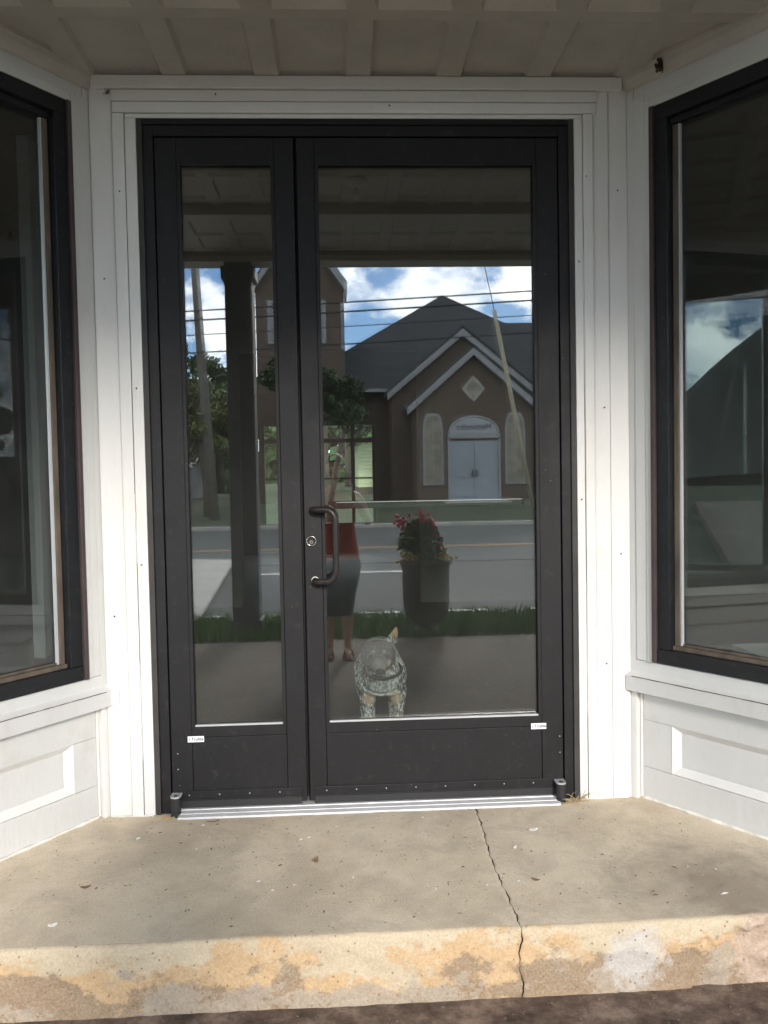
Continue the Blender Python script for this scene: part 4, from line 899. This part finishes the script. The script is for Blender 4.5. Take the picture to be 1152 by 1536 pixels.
MB().box(-0.036, 0.036, -0.0045, 0.0045, -0.072, 0.072).build('phone_body', 'phone', phn, bev=0.004)
MB().tube([(-0.022, 0.004, 0.058), (-0.022, 0.0058, 0.058)], 0.006, 16).build('phone_lens', 'lens', phn)

# --- dog behind the glass: blue heeler standing square, looking out
dog = empty('dog', (0, 0, 0), label='grey speckled cattle dog standing inside behind the right door glass', cat='dog')
DX = 0.152
dch = [
 ([(DX, 0.86, 0.40), (DX, 0.72, 0.41), (DX, 0.58, 0.395), (DX, 0.46, 0.375), (DX, 0.410, 0.365), (DX-0.006, 0.385, 0.42), (DX-0.014, 0.365, 0.455)],
  [(0.075, 0.080), (0.085, 0.095), (0.092, 0.110), (0.104, 0.110), (0.100, 0.095), (0.078, 0.075), (0.062, 0.062)]),
 ([(DX+0.01, 0.95, 0.40), (DX+0.03, 1.05, 0.33), (DX+0.05, 1.12, 0.24)], [0.03, 0.022, 0.014], (0, 0)),
]
for s_ in (-1, 1):
    dch.append(([(DX+s_*0.066, 0.425, 0.335), (DX+s_*0.060, 0.425, 0.25), (DX+s_*0.055, 0.415, 0.17), (DX+s_*0.054, 0.412, 0.06), (DX+s_*0.054, 0.39, 0.022), (DX+s_*0.055, 0.360, 0.016)], [(0.036, 0.048), (0.029, 0.034), 0.022, 0.018, (0.024, 0.020), (0.022, 0.014)], (0, 3)))
    dch.append(([(DX+s_*0.060, 0.84, 0.33), (DX+s_*0.070, 0.80, 0.235), (DX+s_*0.068, 0.90, 0.150), (DX+s_*0.066, 0.90, 0.05), (DX+s_*0.066, 0.87, 0.022), (DX+s_*0.067, 0.845, 0.016)], [(0.045, 0.065), 0.036, 0.020, 0.017, (0.022, 0.018), (0.020, 0.013)], (0, 0)))
hd = MB()
hx, hy, hz = DX-0.018, 0.335, 0.478
seg, ring = 30, 22
for i in range(ring+1):
    a = math.pi*i/ring
    for k in range(seg):
        t = 2*math.pi*k/seg; sx, sy, sz = math.sin(a)*math.cos(t), math.sin(a)*math.sin(t), math.cos(a)
        x, y, z = sx*0.071, sy*0.078, sz*0.064
        if sy < 0:
            f = (-sy)**2.2; mz = math.exp(-(sx/0.55)**2-((sz+0.35)/0.45)**2)
            y -= 0.085*f*mz; x *= 1-0.30*f*mz; z -= 0.022*f*mz
            y += 0.007*math.exp(-((abs(sx)-0.42)/0.16)**2-((sz-0.12)/0.14)**2)
        z += 0.008*math.exp(-((abs(sx)-0.75)/0.25)**2)*max(0, sz)
        hd.v.append((hx+x, hy+y, hz+z))
hd.f = [(i*seg+k, (i+1)*seg+k, (i+1)*seg+(k+1) % seg, i*seg+(k+1) % seg) for i in range(ring) for k in range(seg)]; hd.mi = [0]*len(hd.f)
def ear(cx, tip, w_, back):
    b0 = V((cx, hy+0.02, hz+0.040)); vs = []
    for j in range(7):
        t = j/6; c = b0.lerp(V(tip), t); ww = w_*math.cos(t*1.45)**0.8*(1-0.15*(t < 0.15)); 
        vs += [c+V((-ww, 0.004, 0)), c+V((-ww*0.4, back, 0)), c+V((ww*0.4, back, 0)), c+V((ww, 0.004, 0)), c+V((ww*0.3, back+0.014, 0)), c+V((-ww*0.3, back+0.014, 0))]
    hd.add(vs, [(j*6+k, j*6+(k+1) % 6, (j+1)*6+(k+1) % 6, (j+1)*6+k) for j in range(6) for k in range(6)])
ear(hx+0.050, (hx+0.076, hy+0.02, hz+0.108), 0.024, 0.010)
ear(hx-0.049, (hx-0.075, hy+0.045, hz+0.030), 0.024, 0.008)
dg_ = skin_obj('coat', dch, ['dog'], dog, 2, hd)
MB().ball((hx, hy-0.162, hz-0.028), (0.018, 0.010, 0.013), 12, 8).build('nose', 'rubber', dog, smooth=True)
for s_ in (-1, 1): MB().ball((hx+s_*0.030, hy-0.070, hz+0.010), (0.0095, 0.0075, 0.0085), 12, 8).build('eye', 'eye', dog, smooth=True)
MB().tube([(hx-0.022, hy-0.125, hz-0.052), (hx, hy-0.146, hz-0.050), (hx+0.022, hy-0.125, hz-0.052)], 0.0025, 6).build('mouth', 'rubber', dog, smooth=True)
cring = [(DX+0.001+0.077*math.cos(2*math.pi*i/32), 0.372+0.072*math.sin(2*math.pi*i/32), 0.415+0.022*math.sin(2*math.pi*i/32)) for i in range(33)]
MB().tube(cring, 0.006, 8, False).build('collar', 'leather', dog, smooth=True)

# ================================================================= PLANTER
pl = empty('flower_planter', (0.73, -4.36, -0.185), label='tall dark urn planter of red and yellow flowers on the verge', cat='planter')
MB().lathe([(0.0, 0.0), (0.135, 0.0), (0.135, 0.025), (0.085, 0.045), (0.070, 0.065), (0.10, 0.085), (0.155, 0.125), (0.188, 0.185), (0.203, 0.26), (0.208, 0.40), (0.208, 0.56), (0.215, 0.60), (0.225, 0.62), (0.225, 0.655), (0.205, 0.66), (0.19, 0.60), (0.0, 0.60)], 0, 0, 36).build('urn', 'urn', pl, smooth=True)
lf = MB()
for i in range(2600):
    z = 0.64+0.36*rnd.random()**0.8; R_ = 0.20*math.sqrt(max(0.05, 1-((z-0.78)/0.24)**2)); a = rnd.uniform(0, 6.28); r = R_*rnd.random()**0.6
    x, y = r*math.cos(a)-0.05*(z > 0.75), r*math.sin(a)
    n_ = V((rnd.gauss(0, 1), rnd.gauss(0, 1), rnd.gauss(0.3, 1))).normalized(); t_ = n_.orthogonal().normalized(); b_ = n_.cross(t_); l = rnd.uniform(0.014, 0.032); c = V((x, y, z))
    lf.add([c-t_*l, c-b_*l*0.4, c+t_*l, c+b_*l*0.4], [(0, 1, 2, 3)])
lf.build('foliage', 'leafp', pl)
for (x, y, z, n, sp) in ((-0.20, 0, 0.98, 9, 0.035), (-0.03, 0.05, 1.02, 9, 0.035), (-0.13, -0.04, 0.92, 7, 0.03), (0.07, 0.05, 0.95, 6, 0.03)):
    f = MB()
    for i in range(n*3): f.ball((x+rnd.gauss(0, sp), y+rnd.gauss(0, sp), z+rnd.gauss(0, sp)), rnd.uniform(0.010, 0.02), 6, 4)
    f.build('flower', 'red', pl, smooth=True); MB().tube([(x*0.4, y*0.4, 0.62), (x, y, z)], 0.004, 5).build('stem', 'leafp', pl)
f = MB()
for i in range(40): f.ball((0.12+rnd.gauss(0, 0.012), 0.03+rnd.gauss(0, 0.012), 0.70+i*0.0042), 0.014, 6, 4)
f.build('flower_spike', 'red', pl, smooth=True)
for sx_ in (-1, 1):
    f = MB()
    for i in range(60):
        a = rnd.uniform(0, 6.28); f.ball((sx_*0.15+rnd.gauss(0, 0.035), 0.08+rnd.gauss(0, 0.05), 0.66+rnd.uniform(-0.03, 0.06)), rnd.uniform(0.008, 0.016), 6, 4)
    f.build('flower_cluster', 'yellow', pl, smooth=True)

# ================================================================= CHURCH ACROSS THE ROAD (faces +y)
ch = empty('church', (0, 0, 0), label='brick church with white trimmed gables, louvred tower and dark roof', cat='church')
def cbx(name, x0, x1, y0, y1, z0, z1, m, par=None): return MB().box(x0, x1, y0, y1, z0, z1).build(name, m, par or ch)
CX = 5.24
MB().prism([(2.95, 0.1), (7.53, 0.1), (7.53, 4.05), (CX, 6.02), (2.95, 4.05)], -32.0, -30.0, 'y').build('vestibule_wall', 'brick', ch)
MB().prism([(2.15, 0.1), (8.10, 0.1), (8.10, 4.7), (5.12, 7.05), (2.15, 4.7)], -34.5, -32.01, 'y').build('nave_wall', 'brick', ch)
def rake(cx, apex, hw, eave, y0, y1, name='gable_trim', t=0.22):
    for s_ in (-1, 1):
        MB().prism([(cx, apex), (cx, apex-t*1.3), (cx+s_*hw, eave-t*1.3), (cx+s_*hw, eave)], y0, y1, 'y').build(name, 'trim', ch)
rake(CX, 6.24, 2.62, 3.95, -30.0, -29.75); rake(5.12, 7.32, 3.15, 4.72, -32.0, -31.75)
for (cx, apex, hw, eave, ya, yb) in ((CX, 6.27, 2.66, 3.94, -32.1, -29.8), (5.12, 7.36, 3.2, 4.71, -35.5, -31.8)):
    for s_ in (-1, 1): MB().prism([(cx, apex), (cx+s_*hw, eave), (cx+s_*hw, eave+0.12), (cx, apex+0.12)], ya, yb, 'y').build('roof_slope', 'roof', ch)
cbx('church_body', -2.3, 20, -45.5, -34.52, 0.1, 5.1, 'brick')
rf = MB(); bz = 5.1
rf.add([(-2.7, -34.0, bz), (13.6, -34.0, bz), (13.6, -46.0, bz), (-2.7, -46.0, bz), (5.3, -40, 10.45)], [(0, 1, 4), (1, 2, 4), (2, 3, 4), (3, 0, 4), (0, 3, 2, 1)])
rf.build('hipped_roof', 'roof', ch)
MB().prism([(-34.2, bz+0.01), (-45.8, bz+0.01), (-40, 9.02)], 5.3, 20.5, 'x').build('wing_roof', 'roof', ch)
cbx('eave_trim', -2.75, 2.2, -34.0, -33.85, 4.98, 5.12, 'trim')
# doors, fanlight sign and windows
dr = cbx('church_door', 4.29, 6.17, -30.0, -29.95, 0.28, 2.62, 'doorp')
for s_ in (-1, 1):
    for (z0, z1) in ((0.45, 1.05), (1.2, 2.4)): MB().box(5.23+s_*0.47-0.3, 5.23+s_*0.47+0.3, -29.948, -29.93, z0, z1).build('door_panel', 'doorp', dr, bev=0.01)
    MB().box(5.23+s_*0.08-0.02, 5.23+s_*0.08+0.02, -29.94, -29.88, 1.2, 1.5).build('door_pull', 'wire', dr)
MB().box(5.222, 5.238, -29.949, -29.94, 0.28, 2.62).build('door_seam', 'wire', dr)
for (x0, x1) in ((4.19, 4.285), (6.175, 6.27)): cbx('door_jamb', x0, x1, -30.0, -29.90, 0.2, 2.75, 'trim')
cbx('door_lintel', 4.19, 6.27, -30.0, -29.90, 2.72, 2.90, 'trim')
arcp = [(5.23+0.98*math.cos(math.pi*i/20), 2.91+0.66*math.sin(math.pi*i/20)) for i in range(21)]
sg = MB().prism(arcp, -30.0, -29.93, 'y').build('fanlight_sign', 'signb', ch)
MB().tube([(x, -29.95, z) for x, z in arcp], 0.05, 6).build('fanlight_rim', 'trim', sg, smooth=True)
Mx = Matrix.Translation((5.23, -29.92, 3.16)) @ Matrix.Rotation(rad(180), 4, 'Z') @ Matrix.Rotation(rad(90), 4, 'X')
text_mesh('lettering', 'Methodist', 0.34, 0.006, Mx, 'ink', sg, 0.0)
def arched(cx, w_, z0, z1, name='arched_window'):
    def outl(e): 
        r = w_/2+e; pts = [(cx-r, z0-e), (cx+r, z0-e)]
        for i in range(9): a = i/8*1.2; pts.append((cx+r*math.cos(a)**0.9, z1-0.7+(0.7+e)*math.sin(a*math.pi/2/1.2)))
        for i in range(8, -1, -1): a = i/8*1.2; pts.append((cx-r*math.cos(a)**0.9, z1-0.7+(0.7+e)*math.sin(a*math.pi/2/1.2)))
        return pts
    o = MB().prism(outl(0.09), -30.0, -29.96, 'y').build(name, 'trim', ch)
    MB().prism(outl(0.0), -29.96, -29.94, 'y').build('pane', 'stained', o)
    MB().box(cx-0.015, cx+0.015, -29.94, -29.92, z0, z1-0.1).build('window_bar', 'trim', o); MB().box(cx-w_/2, cx+w_/2, -29.94, -29.92, (z0+z1)/2, (z0+z1)/2+0.03).build('window_bar', 'trim', o)
arched(3.62, 0.62, 1.0, 3.62); arched(6.86, 0.62, 1.0, 3.62)
dm = MB().prism([(5.24, 5.18), (5.70, 4.66), (5.24, 4.14), (4.78, 4.66)], -30.0, -29.96, 'y').build('diamond_window', 'kerb', ch)
MB().prism([(5.24, 5.02), (5.56, 4.66), (5.24, 4.30), (4.92, 4.66)], -29.96, -29.94, 'y').build('pane', 'stained', dm)
# tower
cbx('tower', -3.44, 0.27, -36.7, -33.0, 0.1, 9.3, 'brick')
MB().prism([(-3.44, 9.3), (0.27, 9.3), (-1.585, 12.0)], -36.6, -33.01, 'y').build('tower_gable', 'brick', ch)
rake(-1.585, 12.2, 2.0, 9.35, -33.0, -32.75, 'tower_trim', 0.25)
for s_ in (-1, 1): MB().prism([(-1.585, 12.22), (-1.585+s_*2.0, 9.38), (-1.585+s_*2.0, 9.5), (-1.585, 12.36)], -36.8, -32.8, 'y').build('tower_roof', 'roof', ch)
lv = cbx('belfry_louvre', -2.95, -0.50, -33.0, -32.93, 6.95, 8.75, 'trim')
MB().box(-2.75, -0.70, -32.93, -32.92, 7.05, 8.65).build('louvre_back', 'gap', lv)
for i in range(9): MB().box(-2.75, -0.70, -32.92, -32.86, 7.1+i*0.17, 7.2+i*0.17).build('slat', 'trim', lv)
cbx('front_step', 4.0, 6.5, -29.99, -29.0, 0.0, 0.27, 'kerb')

# ================================================================= TREES, HOUSES, POLES
def leaf_cloud(clumps, n, size, seed):
    r = random.Random(seed); m = MB()
    for i in range(n):
        c, R = r.choice(clumps)
        d = V((r.gauss(0, 1), r.gauss(0, 1), r.gauss(0, 1))).normalized()*(R*(r.random()**0.4))
        p = V(c)+V((d.x, d.y, d.z*0.75)); nn = V((r.gauss(0, 1), r.gauss(0, 1), r.gauss(0.6, 1))).normalized(); t = nn.orthogonal().normalized(); b = nn.cross(t); l = size*r.uniform(0.6, 1.4)
        m.add([p-t*l, p-b*l*0.5, p+t*l, p+b*l*0.5], [(0, 1, 2, 3)])
    return m
def tree(x, y, z, h, R, mat_, n, size, label, cat='tree', seed=1, trunk=0.18, group=None, lean=0.0):
    r = random.Random(seed); t = empty('broadleaf_tree', (x, y, z), label=label, cat=cat, group=group)
    top = h-R*0.9; tr = MB(); tr.tube([(0, 0, -0.2), (lean*0.3, 0, top*0.4), (lean, 0.05, top), (lean*1.1, 0.1, top+R*0.8)], [trunk*1.3, trunk, trunk*0.75, trunk*0.2], 9)
    cl_ = []
    for i in range(16):
        a = r.uniform(0, 6.28); rr = R*r.uniform(0.25, 0.8); zz = top+r.uniform(-0.35, 0.75)*R
        c = (lean+rr*math.cos(a), rr*math.sin(a), zz); cl_.append((c, R*r.uniform(0.22, 0.42)))
        if i < 9: tr.tube([(lean*0.9, 0, top*0.85), (lean+rr*0.5*math.cos(a), rr*0.5*math.sin(a), (top+zz)/2), c], [trunk*0.45, trunk*0.25, trunk*0.08], 6)
    tr.build('trunk', 'bark', t, smooth=True); leaf_cloud(cl_, n, size, seed).build('crown', mat_, t, fix=False); return t
tree(-4.45, -25.9, -0.1, 4.7, 1.9, 'leafy', 2600, 0.11, 'young tree with yellowing leaves beside the side street kerb', seed=3, trunk=0.17, lean=-0.25)
tree(-8.0, -36, 0.2, 7.2, 3.2, 'leafm', 5200, 0.17, 'mid green tree behind the yellowing kerb tree', seed=5)
tree(-14.5, -58, 0.3, 8.8, 4.2, 'leafd', 8000, 0.26, 'large dark tree behind the low white house', seed=8, trunk=0.3)
tree(-9.2, -62, 0.3, 9.2, 4.0, 'leafd', 8000, 0.26, 'tallest dark tree, standing farthest behind the side street', seed=9, trunk=0.3)
tree(-5.2, -56, 0.3, 9.0, 3.8, 'leafd', 7000, 0.24, 'dark tree close behind the church tower', seed=10, trunk=0.3)
tree(-21, -64, 0.3, 9.5, 5.0, 'leafd', 8000, 0.28, 'broad dark tree at the far end of the side street', seed=11, trunk=0.3)
tree(-1.2, -29.4, 0.2, 6.0, 2.2, 'leafd', 6000, 0.12, 'small dark tree standing in front of the church tower', seed=12, trunk=0.14)
for i, (x, y, h, R, m_, lab) in enumerate(((-3.6, 22, 5.2, 2.4, 'leafm', 'leafy tree in the yard seen through the rear window at left'), (-0.6, 27, 6.4, 2.9, 'leafm', 'bright green tree in the middle of the back yard'),
        (1.9, 30, 6.0, 2.2, 'leafd', 'darker tree beside the pale green house'), (-5, 36, 8, 3.6, 'leafm', 'taller tree at the back of the yard, left'), (0.4, 46, 9, 4.0, 'leafm', 'tall tree behind the pale green house'), (5, 44, 9, 4, 'leafm', 'big tree at the far right of the back yard'))):
    tree(x, y, 0.2, h, R, m_, 5200, 0.16, lab, seed=20+i)
tree(-0.35, 13.6, -0.2, 3.6, 1.0, 'leafd', 700, 0.07, 'slim leaning tree just outside the rear window', seed=33, trunk=0.07, lean=0.5)
tree(-9.3, -50, 0.3, 7.9, 3.6, 'leafd', 11000, 0.20, 'broad dark tree filling the gap behind the leaning utility pole', seed=41, trunk=0.25)
tree(-6.2, -48, 0.3, 7.4, 3.0, 'leafm', 9000, 0.18, 'rounded tree between the side street and the porch post', seed=42, trunk=0.2)
# distant wooded ridge, a single mass
hl = MB(); rr_ = random.Random(4)
for i in range(16000):
    x = rr_.uniform(-90, 90); yb = -95-rr_.random()*10; top = 6.5+2.5*math.sin(x*0.05)+1.3*math.sin(x*0.21); z = rr_.uniform(0, top)
    n_ = V((rr_.gauss(0, 1), rr_.gauss(1, 0.6), rr_.gauss(0.4, 0.8))).normalized(); t_ = n_.orthogonal().normalized(); b_ = n_.cross(t_); l = rr_.uniform(0.5, 1.2); c = V((x, yb, z))
    hl.add([c-t_*l, c-b_*l*0.6, c+t_*l, c+b_*l*0.6], [(0, 1, 2, 3)])
tag(hl.build('distant_woods', 'leafd', fix=False), kind='stuff')
MB().box(-120, 120, -112, -106, -0.5, 5.0).build('distant_hill', 'leafd')['kind'] = 'structure'
bw_ = MB()
for i in range(12000):
    x = rr_.uniform(-40, 40); yb = 62+rr_.random()*8; z = rr_.uniform(0, 10)
    n_ = V((rr_.gauss(0, 1), rr_.gauss(-1, 0.6), rr_.gauss(0.4, 0.8))).normalized(); t_ = n_.orthogonal().normalized(); b_ = n_.cross(t_); l = rr_.uniform(0.4, 0.9); c = V((x, yb, z))
    bw_.add([c-t_*l, c-b_*l*0.6, c+t_*l, c+b_*l*0.6], [(0, 1, 2, 3)])
tag(bw_.build('rear_woods', 'leafm', fix=False), kind='stuff')

lh = MB(); nx, ny = 12, 60
for i in range(nx+1):
    for j in range(ny+1):
        x = -240+130*i/nx; y = -190+270*j/ny; e_ = math.exp(-((y+35)/25)**2/2)
        lh.v.append((x, y, -0.6+(40*e_+1.6*math.sin(y*0.21+x*0.1)*e_)*math.exp(-((x+165)/34)**2)))
lh.f = [(i*(ny+1)+j, i*(ny+1)+j+1, (i+1)*(ny+1)+j+1, (i+1)*(ny+1)+j) for i in range(nx) for j in range(ny)]; lh.mi = [0]*len(lh.f)
tag(lh.build('wooded_hill', mat('shaded_hill_woods', (0.020, 0.025, 0.020), 0.95, var=0.3, scale=0.2), smooth=True), kind='structure')

hs = empty('pale_green_house', (1.55, 33, 0), label='pale yellow green sided house with brick base behind the shop', cat='house')
MB().box(-0.80, 5.5, 0, 7, 0.4, 0.86).build('foundation', 'brick', hs)
for i in range(13): MB().box(-0.83, 5.53, -0.03-0.001*i, 7.0, 0.86+i*0.155, 0.86+i*0.155+0.150).build('siding_board', 'siding', hs, bev=0.008)
MB().prism([(-0.2, 2.88), (7.2, 2.88), (3.5, 5.2)], -1.25, 5.9, 'x').build('roof', 'roof', hs)
MB().box(-1.3, -1.2, -0.3, 7.3, 2.80, 2.95).build('gutter', 'trim', hs)
h2 = empty('low_white_house', (-11.0, -44, 0.2), label='low pale house with a porch roof across the side street', cat='house')
MB().box(-3, 2.6, -5, 0, 0, 2.3).build('wall', 'trim', h2); MB().prism([(-5.3, 2.3), (0.4, 2.3), (-2.4, 3.6)], -3.3, 2.9, 'x').build('roof', 'roof', h2)
MB().prism([(0.0, 2.25), (1.9, 1.75), (1.9, 1.83), (0.0, 2.36)], -3, 3.2, 'x').build('porch_roof', 'kerb', h2)
for x in (-2.8, 0.0, 3.0): MB().box(x, x+0.12, 1.7, 1.82, 0, 1.78).build('porch_post', 'trim', h2)
for x in (-2.0, 0.6): MB().box(x, x+0.9, 0.0, 0.03, 0.8, 1.8).build('window', 'stained', h2)

up_ = empty('utility_pole', (-4.12, -24.6, -0.1), label='leaning wooden utility pole across the road carrying the wires', cat='utility pole')
MB().tube([(0.0, 0, 0), (-0.28, 0, 5.0), (-0.52, 0, 10.5)], [0.17, 0.15, 0.12], 12).build('pole_shaft', 'pole', up_, smooth=True)
MB().box(-1.5, 0.6, -0.05, 0.05, 9.6, 9.75).build('crossarm', 'pole', up_)
for i, (za, zb_) in enumerate(((6.62, 7.18), (6.32, 6.88), (5.86, 6.40), (5.30, 5.84))):
    xa, xb = -4.83, 6.26; sl = (zb_-za)/(xb-xa); pts = []
    for k in range(41): x = -40+80*k/40; pts.append((x, -24.3, za+sl*(x-xa)+0.35*((x-0.7)**2-30)/900))
    tag(MB().tube(pts, (0.026, 0.030, 0.016, 0.024)[i], 6).build('power_line', 'wire', smooth=True),
        ('topmost power line crossing the sky before the church', 'second power line from the top, thickest', 'thin third power line below the thick one', 'lowest power line, just above the tree tops')[i], 'power line', 'power lines strung across the road')
gw = empty('guy_wire', (4.05, -14, -0.26), label='slanting guy wire with a pale yellow guard beside the road', cat='guy wire')
MB().tube([(0, 0, 0), (-0.93, 0, 4.95), (-2.2, 0, 11.0)], 0.010, 6).build('cable', 'wire', gw)
MB().tube([(-0.02, 0, 0.1), (-0.90, 0, 4.80)], [0.045, 0.040], 10).build('guard_tube', 'guard', gw, smooth=True)
